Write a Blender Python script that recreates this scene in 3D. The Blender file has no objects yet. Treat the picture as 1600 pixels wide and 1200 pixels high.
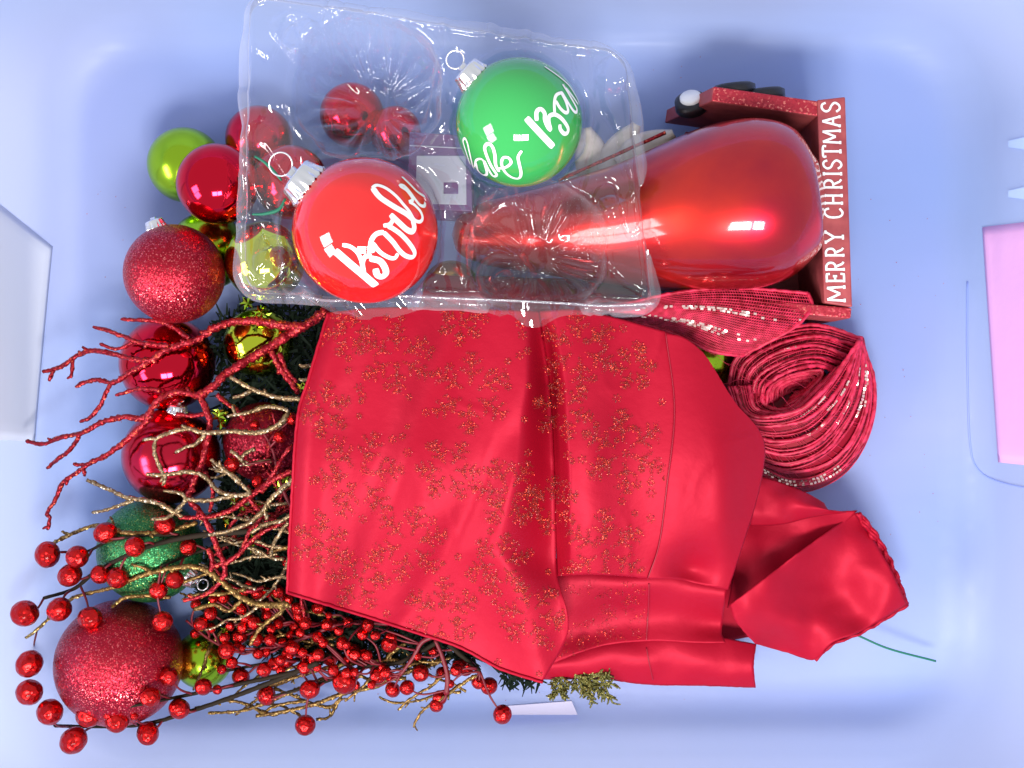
import bpy, bmesh, math, random
from mathutils import Vector, noise, Matrix
random.seed(7)
R = random.random
U = random.uniform
scene = bpy.context.scene
COL = scene.collection

# ------------------------------------------------------------------ camera, light, exposure
H = 0.70                      # camera height above the bin floor
K = 0.0004                    # metres per photograph pixel on the bin floor
cam_d = bpy.data.cameras.new('camera')
cam = bpy.data.objects.new('camera', cam_d); COL.objects.link(cam)
cam.location = (0, 0, H)
cam_d.sensor_width = 36
cam_d.lens = 18.0 / (0.32 / H)
cam_d.clip_start = 0.01; cam_d.clip_end = 50
scene.camera = cam

w = bpy.data.worlds.new('World'); scene.world = w; w.use_nodes = True
bgn = w.node_tree.nodes['Background']
bgn.inputs[0].default_value = (0.90, 0.93, 1.0, 1); bgn.inputs[1].default_value = 0.66

def area(name, loc, target, sx, sy, power, col):
    l = bpy.data.lights.new(name, 'AREA'); l.shape = 'RECTANGLE'; l.size = sx; l.size_y = sy
    l.energy = power; l.color = col
    o = bpy.data.objects.new(name, l); COL.objects.link(o); o.location = loc
    d = Vector(target) - Vector(loc)
    o.rotation_euler = d.to_track_quat('-Z', 'Y').to_euler()
    return o
area('window_light_left_pane', (-0.07, -0.62, 1.05), (-0.07, 0, 0.05), 0.25, 0.22, 8.5, (1.0, 0.97, 0.95))
area('window_light_right_pane', (0.22, -0.62, 1.05), (0.22, 0, 0.05), 0.25, 0.22, 8.5, (1.0, 0.97, 0.95))
area('side_window_light_near_pane', (-1.05, -0.60, 0.72), (0, -0.18, 0.05), 0.30, 0.40, 6.5, (1.0, 0.92, 0.95))
area('side_window_light_far_pane', (-1.05, -0.24, 0.72), (0, 0.18, 0.05), 0.30, 0.40, 6.5, (1.0, 0.92, 0.95))

scene.view_settings.view_transform = 'Standard'
scene.view_settings.look = 'None'
scene.view_settings.exposure = 0.04
scene.view_settings.gamma = 1.0
scene.render.engine = 'CYCLES'
scene.cycles.transparent_max_bounces = 24
scene.cycles.max_bounces = 10
scene.cycles.caustics_reflective = False
scene.cycles.caustics_refractive = False

# ------------------------------------------------------------------ helpers
def sc(z): return K * (H - z) / H
def P(px, py, z): s = sc(z); return Vector(((px - 800) * s, (600 - py) * s, z))
def topx(v): s = sc(v.z); return (v.x / s + 800, 600 - v.y / s)

ROOT = {}
def thing(name, label, cat, loc=(0, 0, 0), group=None):
    o = bpy.data.objects.new(name, None); COL.objects.link(o)
    o.empty_display_size = 0.02
    o.location = loc; o['label'] = label; o['category'] = cat
    if group: o['group'] = group
    ROOT[o] = Vector(loc)
    return o
def tag(o, label, cat, group=None):
    o['label'] = label; o['category'] = cat
    if group: o['group'] = group
    return o
def mk(name, verts, faces, mat, parent=None, smooth=True, loc=None):
    """verts are in world space; a part is stored relative to its root, a lone thing relative to loc"""
    base = ROOT.get(parent, Vector(loc) if loc is not None else Vector((0, 0, 0)))
    me = bpy.data.meshes.new(name)
    me.from_pydata([(v[0] - base.x, v[1] - base.y, v[2] - base.z) for v in verts], [], faces)
    if smooth: me.polygons.foreach_set('use_smooth', [True] * len(me.polygons))
    me.update()
    if mat: me.materials.append(mat)
    o = bpy.data.objects.new(name, me); COL.objects.link(o)
    if parent: o.parent = parent; ROOT[o] = base
    else:
        o.location = base; ROOT[o] = base
    return o
def solid(o, t):
    m = o.modifiers.new('thickness', 'SOLIDIFY'); m.thickness = t; m.offset = -1
    return o

def cat(pts, n):
    """Catmull-Rom through pts (tuples of any length), n samples evenly by arc length"""
    pts = [tuple(p) for p in pts]
    if len(pts) == 2:
        a, b = pts
        return [tuple(x + (y - x) * i / (n - 1) for x, y in zip(a, b)) for i in range(n)]
    ext = [tuple(2 * a - b for a, b in zip(pts[0], pts[1]))] + pts + [tuple(2 * a - b for a, b in zip(pts[-1], pts[-2]))]
    dense = []
    for i in range(len(pts) - 1):
        p0, p1, p2, p3 = ext[i:i + 4]
        for k in range(14):
            t = k / 14
            dense.append(tuple(0.5 * (2 * b + (c - a) * t + (2 * a - 5 * b + 4 * c - d) * t * t + (3 * b - a - 3 * c + d) * t ** 3)
                               for a, b, c, d in zip(p0, p1, p2, p3)))
    dense.append(pts[-1])
    L = [0]
    for a, b in zip(dense, dense[1:]): L.append(L[-1] + math.dist(a[:2], b[:2]) + 1e-9)
    out = []; j = 0
    for i in range(n):
        s = L[-1] * i / (n - 1)
        while j < len(L) - 2 and L[j + 1] < s: j += 1
        t = min(1, max(0, (s - L[j]) / (L[j + 1] - L[j])))
        out.append(tuple(x + (y - x) * t for x, y in zip(dense[j], dense[j + 1])))
    return out
def plen(pts): return sum(math.dist(a[:2], b[:2]) for a, b in zip(pts, pts[1:]))

class MB:
    def __init__(s): s.v = []; s.f = []
    def add(s, v, f):
        o = len(s.v); s.v += [tuple(x) for x in v]; s.f += [tuple(i + o for i in q) for q in f]
    def tube(s, pts, rad, sides=6, jit=0.0, cap=True, closed=False):
        pts = [Vector(p) for p in pts]; n = len(pts)
        if n < 2: return
        if not hasattr(rad, '__len__'): rad = [rad] * n
        V = []; F = []; up = None
        for i, p in enumerate(pts):
            if closed: t = pts[(i + 1) % n] - pts[i - 1]
            else: t = pts[min(i + 1, n - 1)] - pts[max(i - 1, 0)]
            if t.length < 1e-9: t = Vector((1, 0, 0))
            t.normalize()
            if up is None:
                up = Vector((0, 0, 1)) if abs(t.z) < .9 else Vector((1, 0, 0))
            up = (up - t * up.dot(t))
            if up.length < 1e-6: up = t.orthogonal()
            up.normalize(); sd = t.cross(up)
            for k in range(sides):
                a = 2 * math.pi * k / sides
                r = rad[i] * (1 + (jit * U(-1, 1) if jit else 0))
                V.append(p + (up * math.cos(a) + sd * math.sin(a)) * r)
        for i in range(n if closed else n - 1):
            for k in range(sides):
                a = i * sides + k; b = i * sides + (k + 1) % sides
                j = (i + 1) % n
                F.append((a, b, j * sides + (k + 1) % sides, j * sides + k))
        if cap and not closed:
            F.append(tuple(range(sides))[::-1]); F.append(tuple((n - 1) * sides + k for k in range(sides)))
        s.add(V, F)
    def box8(s, b, t):
        """b, t: four bottom and four top corners in the same order"""
        s.add(list(b) + list(t), [(0, 1, 2, 3), (7, 6, 5, 4), (0, 4, 5, 1), (1, 5, 6, 2), (2, 6, 7, 3), (3, 7, 4, 0)])
    def build(s, name, mat, parent=None, smooth=True, loc=None): return mk(name, s.v, s.f, mat, parent, smooth, loc)

def fixn(o):
    bm = bmesh.new(); bm.from_mesh(o.data); bmesh.ops.recalc_face_normals(bm, faces=bm.faces); bm.to_mesh(o.data); bm.free()
    return o
def bev(o, wd, seg=2):
    fixn(o); m = o.modifiers.new('bevel', 'BEVEL'); m.width = wd; m.segments = seg; return o

def lathe(prof, n=48):
    """prof: list of (r, z); axis +Z"""
    V = []; F = []
    for r, z in prof:
        for k in range(n):
            a = 2 * math.pi * k / n; V.append(Vector((r * math.cos(a), r * math.sin(a), z)))
    for i in range(len(prof) - 1):
        for k in range(n):
            F.append((i * n + k, i * n + (k + 1) % n, (i + 1) * n + (k + 1) % n, (i + 1) * n + k))
    return V, F
def orient(V, c, axis):
    q = Vector(axis).to_track_quat('Z', 'Y').to_matrix()
    return [Vector(c) + q @ v for v in V]

# ------------------------------------------------------------------ materials
def mat(name, base, rough=0.5, metal=0.0, **kw):
    m = bpy.data.materials.new(name); m.use_nodes = True
    b = m.node_tree.nodes['Principled BSDF']
    b.inputs['Base Color'].default_value = (*base, 1)
    b.inputs['Roughness'].default_value = rough
    b.inputs['Metallic'].default_value = metal
    for k, v in kw.items(): b.inputs[k.replace('_', ' ')].default_value = v
    return m
def nd(m, t): return m.node_tree.nodes.new(t)
def ln(m, a, b): m.node_tree.links.new(a, b)
def bsdf(m): return m.node_tree.nodes['Principled BSDF']
def noise_col(m, c1, c2, scale, detail=4, lo=0.35, hi=0.65, coord='Object'):
    tc = nd(m, 'ShaderNodeTexCoord'); n = nd(m, 'ShaderNodeTexNoise'); r = nd(m, 'ShaderNodeValToRGB')
    n.inputs['Scale'].default_value = scale; n.inputs['Detail'].default_value = detail
    ln(m, tc.outputs[coord], n.inputs['Vector']); ln(m, n.outputs['Fac'], r.inputs['Fac'])
    r.color_ramp.elements[0].position = lo; r.color_ramp.elements[1].position = hi
    r.color_ramp.elements[0].color = (*c1, 1); r.color_ramp.elements[1].color = (*c2, 1)
    ln(m, r.outputs['Color'], bsdf(m).inputs['Base Color'])
    return n
def bump(m, scale, strength, dist, detail=3, coord='Object'):
    tc = nd(m, 'ShaderNodeTexCoord'); n = nd(m, 'ShaderNodeTexNoise'); b = nd(m, 'ShaderNodeBump')
    n.inputs['Scale'].default_value = scale; n.inputs['Detail'].default_value = detail
    b.inputs['Strength'].default_value = strength; b.inputs['Distance'].default_value = dist
    ln(m, tc.outputs[coord], n.inputs['Vector']); ln(m, n.outputs['Fac'], b.inputs['Height'])
    ln(m, b.outputs['Normal'], bsdf(m).inputs['Normal'])
def glitter(m, cell, amount, c1, c2, c3=None, thr=0.8):
    """every voronoi cell is a flake with a tilt and a tone of its own"""
    tc = nd(m, 'ShaderNodeTexCoord'); v = nd(m, 'ShaderNodeTexVoronoi'); v.inputs['Scale'].default_value = 1.0 / cell
    ln(m, tc.outputs['Object'], v.inputs['Vector'])
    g = nd(m, 'ShaderNodeNewGeometry')
    s = nd(m, 'ShaderNodeVectorMath'); s.operation = 'SUBTRACT'; s.inputs[1].default_value = (.5, .5, .5)
    ln(m, v.outputs['Color'], s.inputs[0])
    k = nd(m, 'ShaderNodeVectorMath'); k.operation = 'SCALE'; k.inputs['Scale'].default_value = amount
    ln(m, s.outputs[0], k.inputs[0])
    a = nd(m, 'ShaderNodeVectorMath'); a.operation = 'ADD'; ln(m, g.outputs['Normal'], a.inputs[0]); ln(m, k.outputs[0], a.inputs[1])
    nn = nd(m, 'ShaderNodeVectorMath'); nn.operation = 'NORMALIZE'; ln(m, a.outputs[0], nn.inputs[0])
    ln(m, nn.outputs[0], bsdf(m).inputs['Normal'])
    sp = nd(m, 'ShaderNodeSeparateColor'); ln(m, v.outputs['Color'], sp.inputs[0])
    r = nd(m, 'ShaderNodeValToRGB'); r.color_ramp.elements[0].color = (*c1, 1); r.color_ramp.elements[1].color = (*c2, 1)
    if c3:
        e = r.color_ramp.elements.new(thr); e.color = (*c2, 1); r.color_ramp.elements[2].color = (*c3, 1)
    ln(m, sp.outputs[1], r.inputs['Fac']); ln(m, r.outputs['Color'], bsdf(m).inputs['Base Color'])

# blue storage-bin plastic: lets some light through
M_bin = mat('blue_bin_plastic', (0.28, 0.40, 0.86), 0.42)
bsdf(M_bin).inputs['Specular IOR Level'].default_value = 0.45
noise_col(M_bin, (0.34, 0.54, 0.96), (0.56, 0.62, 0.94), 3.2, 3, 0.3, 0.7)  # lavender patches paint in the tint of reflected red and pink
bump(M_bin, 40, 0.16, 0.003, 6)
tcs = nd(M_bin, 'ShaderNodeTexCoord'); mps = nd(M_bin, 'ShaderNodeMapping'); mps.inputs['Rotation'].default_value = (0, 0, .6); mps.inputs['Scale'].default_value = (14, 160, 30)
nzs = nd(M_bin, 'ShaderNodeTexNoise'); nzs.inputs['Scale'].default_value = 1.0; nzs.inputs['Detail'].default_value = 8
mrs = nd(M_bin, 'ShaderNodeMapRange'); mrs.inputs['From Min'].default_value = .35; mrs.inputs['From Max'].default_value = .7; mrs.inputs['To Min'].default_value = .30; mrs.inputs['To Max'].default_value = .62
ln(M_bin, tcs.outputs['Object'], mps.inputs['Vector']); ln(M_bin, mps.outputs['Vector'], nzs.inputs['Vector']); ln(M_bin, nzs.outputs['Fac'], mrs.inputs['Value']); ln(M_bin, mrs.outputs['Result'], bsdf(M_bin).inputs['Roughness'])
tl = nd(M_bin, 'ShaderNodeBsdfTranslucent'); tl.inputs[0].default_value = (0.66, 0.74, 0.98, 1)
mx = nd(M_bin, 'ShaderNodeMixShader'); mx.inputs[0].default_value = 0.55
ln(M_bin, bsdf(M_bin).outputs[0], mx.inputs[1]); ln(M_bin, tl.outputs[0], mx.inputs[2])
ln(M_bin, mx.outputs[0], M_bin.node_tree.nodes['Material Output'].inputs[0])
M_pink = mat('pink_latch_plastic', (0.82, 0.44, 0.76), 0.45)
bump(M_pink, 25, .25, .004, 4)
M_milky = mat('milky_plastic', (0.74, 0.78, 0.92), 0.4)
bump(M_milky, 60, .1, .001)
M_rib = mat('pale_rib_plastic', (0.50, 0.66, 0.93), 0.35)
M_sticker = mat('white_sticker_paper', (0.66, 0.62, 0.78), 0.55)

M_redshine = mat('red_mirror_ball', (0.72, 0.012, 0.035), 0.07, 1.0)
M_redsatin = mat('red_satin_ball', (0.66, 0.02, 0.05), 0.16, 1.0)
M_lime = mat('lime_satin_ball', (0.36, 0.60, 0.03), 0.20, 1.0)
M_limeshine = mat('lime_mirror_ball', (0.62, 0.70, 0.04), 0.06, 1.0)
M_amber = mat('amber_ball', (0.45, 0.22, 0.03), 0.25, 0.9)
for m_, s_ in ((M_redshine, 0.0008), (M_redsatin, 0.0006), (M_lime, 0.0006), (M_limeshine, 0.0008)): bump(m_, 45, 0.08, s_)
M_gred = mat('red_glitter', (0.4, 0.01, 0.03), 0.32, 0.75)
glitter(M_gred, 0.00055, 0.55, (0.22, 0.003, 0.012), (0.50, 0.012, 0.035), (0.95, 0.22, 0.22), 0.86)
M_gred2 = mat('dark_red_glitter', (0.3, 0.01, 0.03), 0.36, 0.7)
glitter(M_gred2, 0.0008, 0.7, (0.16, 0.002, 0.012), (0.42, 0.008, 0.03), (0.85, 0.15, 0.18), 0.9)
M_ggreen = mat('green_glitter', (0.03, 0.2, 0.05), 0.34, 0.7)
glitter(M_ggreen, 0.0006, 0.6, (0.012, 0.10, 0.03), (0.05, 0.30, 0.10), (0.40, 0.55, 0.12), 0.88)
M_greend = mat('green_painted_glass', (0.035, 0.38, 0.085), 0.05, 0.0, Coat_Weight=0.6, Coat_Roughness=0.02)
M_redpaint = mat('red_painted_glass', (0.72, 0.012, 0.012), 0.04, 0.0, Coat_Weight=0.7, Coat_Roughness=0.02)
noise_col(M_redpaint, (0.68, 0.009, 0.010), (0.76, 0.016, 0.014), 30)
M_white = mat('white_vinyl', (0.86, 0.86, 0.88), 0.4)
M_silver = mat('silver_cap', (0.85, 0.86, 0.88), 0.18, 0.9)
M_wire = mat('silver_wire', (0.8, 0.8, 0.82), 0.25, 0.7)
M_gthread = mat('green_thread', (0.01, 0.16, 0.09), 0.6)
M_finial = mat('red_lacquer', (0.80, 0.030, 0.012), 0.30, 0.88, Coat_Weight=0.9, Coat_Roughness=0.07)
noise_col(M_finial, (0.44, 0.002, 0.022), (0.78, 0.030, 0.010), 16, 7, 0.3, 0.7)
bump(M_finial, 60, 0.06, 0.001, 4)
M_wood = mat('red_painted_wood', (0.36, 0.055, 0.065), 0.55)
noise_col(M_wood, (0.31, 0.045, 0.055), (0.42, 0.075, 0.08), 120, 6)
bump(M_wood, 300, .15, .0006)
M_woodg = mat('red_glitter_paint', (0.45, 0.03, 0.05), 0.4, 0.4)
glitter(M_woodg, 0.0010, 0.5, (0.32, 0.012, 0.03), (0.50, 0.03, 0.05), (0.9, 0.25, 0.2), 0.85)
M_black = mat('black_tyre', (0.008, 0.008, 0.012), 0.4)
M_cream = mat('cream_felt', (0.60, 0.52, 0.46), 0.8)
noise_col(M_cream, (0.55, 0.47, 0.41), (0.66, 0.58, 0.52), 120, 5); bump(M_cream, 500, .25, .0008)
M_purple = mat('purple_card', (0.15, 0.08, 0.21), 0.5)
M_card = mat('white_card', (0.46, 0.47, 0.56), 0.5)
M_satin = mat('red_satin', (0.36, 0.0035, 0.019), 0.52, 0.20, Anisotropic=0.3)
bsdf(M_satin).inputs['Specular Tint'].default_value = (1, 0.28, 0.38, 1)
bsdf(M_satin).inputs['Specular IOR Level'].default_value = 0.55
bump(M_satin, 110, 0.22, 0.0016, 8)
M_flake = mat('copper_glitter_flake', (0.66, 0.05, 0.02), 0.3, 0.7)
M_flake2 = mat('dull_glitter_flake', (0.22, 0.045, 0.045), 0.35, 0.6)
M_redtwig = mat('red_glitter_twig', (0.35, 0.01, 0.02), 0.34, 0.55)
glitter(M_redtwig, 0.0009, 0.8, (0.16, 0.002, 0.008), (0.42, 0.008, 0.020), (0.95, 0.16, 0.07), 0.88)
M_gold = mat('champagne_glitter_twig', (0.4, 0.28, 0.15), 0.34, 0.65)
glitter(M_gold, 0.0009, 0.8, (0.12, 0.07, 0.03), (0.38, 0.26, 0.13), (0.92, 0.82, 0.62), 0.85)
M_oldgold = mat('old_gold_glitter_twig', (0.3, 0.18, 0.06), 0.36, 0.65)
glitter(M_oldgold, 0.0011, 0.8, (0.10, 0.045, 0.012), (0.32, 0.19, 0.05), (0.75, 0.55, 0.2), 0.85)
M_berry = mat('red_foil_berry', (0.58, 0.010, 0.010), 0.27, 0.9, Coat_Weight=0.15, Coat_Roughness=0.1)
tc_ = nd(M_berry, 'ShaderNodeTexCoord'); vo_ = nd(M_berry, 'ShaderNodeTexVoronoi'); vo_.inputs['Scale'].default_value = 2.0
bp_ = nd(M_berry, 'ShaderNodeBump'); bp_.inputs['Strength'].default_value = 0.22; bp_.inputs['Distance'].default_value = 0.16
ln(M_berry, tc_.outputs['Object'], vo_.inputs['Vector']); ln(M_berry, vo_.outputs['Distance'], bp_.inputs['Height'])
ln(M_berry, bp_.outputs['Normal'], bsdf(M_berry).inputs['Normal'])
M_stem = mat('dark_stem', (0.020, 0.013, 0.007), 0.8, Specular_IOR_Level=0.2)
M_redstem = mat('red_stem', (0.16, 0.004, 0.012), 0.5)
M_needle = mat('shade_dark_green_needle', (0.004, 0.011, 0.005), 0.7, Specular_IOR_Level=0.15)  # green darkened almost to black for the shade deep in the pile
M_foil = mat('lime_foil', (0.42, 0.62, 0.05), 0.12, 1.0)
M_cedar = mat('gold_green_cedar', (0.16, 0.15, 0.03), 0.45, 0.4)
glitter(M_cedar, 0.0009, 0.7, (0.05, 0.06, 0.012), (0.22, 0.19, 0.04), (0.6, 0.5, 0.15), 0.9)
M_thread = mat('red_ribbon_thread', (0.45, 0.012, 0.055), 0.5)
noise_col(M_thread, (0.38, 0.003, 0.025), (0.78, 0.030, 0.10), 220, 3)
M_thread2 = mat('deep_red_ribbon_mesh', (0.30, 0.003, 0.020), 0.5)
M_sequin = mat('pale_foil_sequin', (0.95, 0.66, 0.60), 0.22, 0.7)

# clear vacuum-formed plastic: thin film that mostly transmits and reflects by fresnel, a trace of milkiness
M_clear = bpy.data.materials.new('clear_blister_plastic'); M_clear.use_nodes = True
nt = M_clear.node_tree; nt.nodes.clear()
out = nt.nodes.new('ShaderNodeOutputMaterial'); tr = nt.nodes.new('ShaderNodeBsdfTransparent'); gl = nt.nodes.new('ShaderNodeBsdfGlossy')
tr.inputs[0].default_value = (0.985, 0.985, 0.99, 1); gl.inputs['Roughness'].default_value = 0.045
df = nt.nodes.new('ShaderNodeBsdfDiffuse'); df.inputs[0].default_value = (0.75, 0.75, 0.85, 1)
lf = nt.nodes.new('ShaderNodeLayerWeight'); lf.inputs['Blend'].default_value = 0.5
f5 = nt.nodes.new('ShaderNodeMath'); f5.operation = 'POWER'; f5.inputs[1].default_value = 4.0
fr = nt.nodes.new('ShaderNodeMath'); fr.operation = 'MULTIPLY_ADD'; fr.inputs[1].default_value = 0.85; fr.inputs[2].default_value = 0.10
nt.links.new(lf.outputs['Facing'], f5.inputs[0]); nt.links.new(f5.outputs[0], fr.inputs[0])
m1 = nt.nodes.new('ShaderNodeMixShader'); m2 = nt.nodes.new('ShaderNodeMixShader'); m2.inputs[0].default_value = 0.03
lw = nt.nodes.new('ShaderNodeLayerWeight'); lw.inputs['Blend'].default_value = 0.5
pw = nt.nodes.new('ShaderNodeMath'); pw.operation = 'POWER'; pw.inputs[1].default_value = 3.0
ma = nt.nodes.new('ShaderNodeMath'); ma.operation = 'MULTIPLY_ADD'; ma.inputs[1].default_value = 0.28; ma.inputs[2].default_value = 0.025
nt.links.new(lw.outputs['Facing'], pw.inputs[0]); nt.links.new(pw.outputs[0], ma.inputs[0]); nt.links.new(ma.outputs[0], m2.inputs[0])
tcc = nt.nodes.new('ShaderNodeTexCoord'); nz = nt.nodes.new('ShaderNodeTexNoise'); nz.inputs['Scale'].default_value = 75; nz.inputs['Detail'].default_value = 2
bq = nt.nodes.new('ShaderNodeBump'); bq.inputs['Strength'].default_value = 0.5; bq.inputs['Distance'].default_value = 0.002
nt.links.new(tcc.outputs['Object'], nz.inputs['Vector']); nt.links.new(nz.outputs['Fac'], bq.inputs['Height'])
nt.links.new(bq.outputs['Normal'], gl.inputs['Normal']); nt.links.new(bq.outputs['Normal'], lf.inputs['Normal'])
nt.links.new(fr.outputs[0], m1.inputs[0]); nt.links.new(tr.outputs[0], m1.inputs[1]); nt.links.new(gl.outputs[0], m1.inputs[2])
nt.links.new(m1.outputs[0], m2.inputs[1]); nt.links.new(df.outputs[0], m2.inputs[2]); nt.links.new(m2.outputs[0], out.inputs[0])

# ------------------------------------------------------------------ the bin
bin_t = thing('storage_bin', 'translucent blue plastic storage bin holding the Christmas decorations', 'bin', (0, 0, 0))
FX, FY, RC = 724 * K, 562 * K, 170 * K      # half size of the flat floor and its corner radius
def rrect(hx, hy, rc, n=40):
    pts = []
    for cx, cy, a0 in ((hx - rc, hy - rc, 0), (-hx + rc, hy - rc, 90), (-hx + rc, -hy + rc, 180), (hx - rc, -hy + rc, 270)):
        for k in range(n):
            a = math.radians(a0 + 90 * k / (n - 1)); pts.append((cx + rc * math.cos(a), cy + rc * math.sin(a)))
    return pts
SL = 0.18
prof = []                                    # (outward offset, z)
FIL = 0.030
for k in range(9):
    a = math.radians(80 * k / 8); prof.append((-0.026 + FIL * math.sin(a), FIL * (1 - math.cos(a))))
o0, z0 = prof[-1]
for k in range(1, 9):
    z = z0 + (0.120 - z0) * k / 8; prof.append((o0 + SL * (z - z0), z))
zt = 0.120; ot = prof[-1][0]
prof += [(ot + .003, zt + .004), (ot + .012, zt + .005), (ot + .016, zt + .001), (ot + .017, zt - .012)]
V = []; F = []
fl_pts = rrect(FX + prof[0][0], FY + prof[0][0], RC)
nP = len(fl_pts)
for s_ in (0.02, 0.25, 0.5, 0.75):
    V += [(x * s_, y * s_, 0) for x, y in fl_pts]
for o_, z_ in prof:
    V += [(x, y, z_) for x, y in rrect(FX + o_, FY + o_, RC + o_ * .9)]
nr = len(V) // nP
F.append(tuple(range(nP)))
for i in range(nr - 1):
    for k in range(nP):
        F.append((i * nP + k, i * nP + (k + 1) % nP, (i + 1) * nP + (k + 1) % nP, (i + 1) * nP + k))
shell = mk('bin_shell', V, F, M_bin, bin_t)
M_table = mat('pale_table', (0.55, 0.56, 0.62), 0.6)
noise_col(M_table, (0.50, 0.52, 0.60), (0.60, 0.60, 0.64), 3.0)
tb_ = MB(); tb_.box8([(-.6, -.5, -.03), (.6, -.5, -.03), (.6, .5, -.03), (-.6, .5, -.03)], [(-.6, -.5, -.004), (.6, -.5, -.004), (.6, .5, -.004), (-.6, .5, -.004)])
tbl = fixn(tb_.build('table_top', M_table, None, False)); tbl['kind'] = 'structure'
def wallx(z):
    if z >= z0: return FX + o0 + SL * (z - z0)
    return FX - .026 + FIL * math.sin(math.acos(max(-1, 1 - z / FIL)))
def wz(px):
    """height at which the end wall shows at this column of the photograph"""
    d = abs(px - 800); lo, hi = .0003, .118
    for _ in range(50):
        m_ = (lo + hi) / 2
        if wallx(m_) / sc(m_) < d: lo = m_
        else: hi = m_
    return lo
def wy(py, z): return (600 - py) * sc(z)
def wall_panel(name, side, xa, xb, yt, yb, m, lift=.0014):
    """moulded pad following an end wall; inner column may slant (xa at top -> xb at bottom), yt / yb are row functions of the column"""
    V = []; F = []; nu, nv = 24, 24
    for j in range(nv + 1):
        for i in range(nu + 1):
            v = j / nv; u = i / nu
            pin = xa + (xb - xa) * v; pout = 800 + side * 880
            px = pin + (pout - pin) * u; z = wz(px); e = min(1, u * nu, j, nv - j)
            py = yt(px) + (yb(px) - yt(px)) * v
            V.append(Vector((side * (wallx(z) - lift * (.15 + .85 * e)), wy(py, z), z + lift * .5 * e)))
    for j in range(nv):
        for i in range(nu):
            a = j * (nu + 1) + i; F.append((a, a + 1, a + nu + 2, a + nu + 1))
    return solid(mk(name, V, F, m, bin_t), .0008)
lp = wall_panel('grip_panel', -1, 82, 54, lambda x: 385 - (82 - x) * .8, lambda x: 690 - (54 - x) * .05, M_milky)
lp['label'] = 'milky white grip panel on the left end wall'
pk = wall_panel('latch_panel', 1, 1537, 1562, lambda x: 355 - (x - 1540) * .12, lambda x: 722 + (x - 1562) * .1, M_pink)
pk['label'] = 'pink latch panel on the right end wall'
mb = MB()
pth = []
for px, py in cat([(1512, 440), (1512, 560), (1516, 690), (1530, 735), (1570, 755), (1640, 768)], 40):
    z = wz(px); pth.append((wallx(z) - .0004, wy(py, z), z + .0004))
mb.tube(pth, .0005, 6)
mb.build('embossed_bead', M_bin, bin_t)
for y_ in (222, 300):
    za = wz(1578); zb = wz(1640)
    mb = MB()
    a = [Vector((wallx(za) - .001, wy(y_ - 2, za), za)), Vector((wallx(zb) - .001, wy(y_ - 16, zb), zb)), Vector((wallx(zb) - .001, wy(y_ + 16, zb), zb)), Vector((wallx(za) - .001, wy(y_ + 8, za), za))]
    b = [v + Vector((.002, 0, 0)) for v in a]
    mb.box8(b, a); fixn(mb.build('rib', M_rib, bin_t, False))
# white paper sticker on the bin floor
st = [P(775, 1104, .0006), P(893, 1095, .0006), P(899, 1108, .0006), P(907, 1128, .0006), P(785, 1137, .0006), P(776, 1122, .0006)]
mb = MB(); n = 6
mb.add(st + [v + Vector((0, 0, .0005)) for v in st], [tuple(range(6))[::-1], tuple(range(6, 12))] + [(i, (i + 1) % 6, 6 + (i + 1) % 6, 6 + i) for i in range(6)])
tag(fixn(mb.build('sticker', M_sticker, None, False)), 'small blank white sticker on the bin floor below the red fabric', 'sticker')

# ------------------------------------------------------------------ balls
BALLS = []                                   # (centre, radius) of everything round, to rest twigs on
def sphere_mesh(name, seg=64, rings=40, pinch=0.0):
    prof = []
    for i in range(rings + 1):
        a = math.pi * i / rings - math.pi / 2
        prof.append((max(1e-4, math.cos(a)), math.sin(a)))
    V, F = lathe(prof, seg)
    me = bpy.data.meshes.new(name); me.from_pydata([tuple(v) for v in V], [], F)
    me.polygons.foreach_set('use_smooth', [True] * len(me.polygons)); me.update()
    return me
SPH = sphere_mesh('ball_shell')
capV, capF = None, None
def cap_mesh(r, h, teeth=16):
    """crown cap: fluted skirt with a scalloped hem, flat top, collar"""
    n = teeth * 6; V = []; F = []
    rows = [(1.08, 0.0, 1), (1.05, .18, .7), (.98, .45, .4), (.93, .75, .2), (.90, .92, 0), (.80, 1.0, 0), (.45, 1.02, 0), (.30, 1.04, 0), (.30, 1.25, 0), (.20, 1.28, 0), (.01, 1.28, 0)]
    for rr, zz, fl in rows:
        for k in range(n):
            a = 2 * math.pi * k / n; q = math.cos(a * teeth)
            V.append(Vector((r * rr * (1 + .07 * fl * q) * math.cos(a), r * rr * (1 + .07 * fl * q) * math.sin(a), h * (zz + (.16 * q if zz == 0 else 0)))))
    for i in range(len(rows) - 1):
        for k in range(n): F.append((i * n + k, i * n + (k + 1) % n, (i + 1) * n + (k + 1) % n, (i + 1) * n + k))
    return V, F
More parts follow.
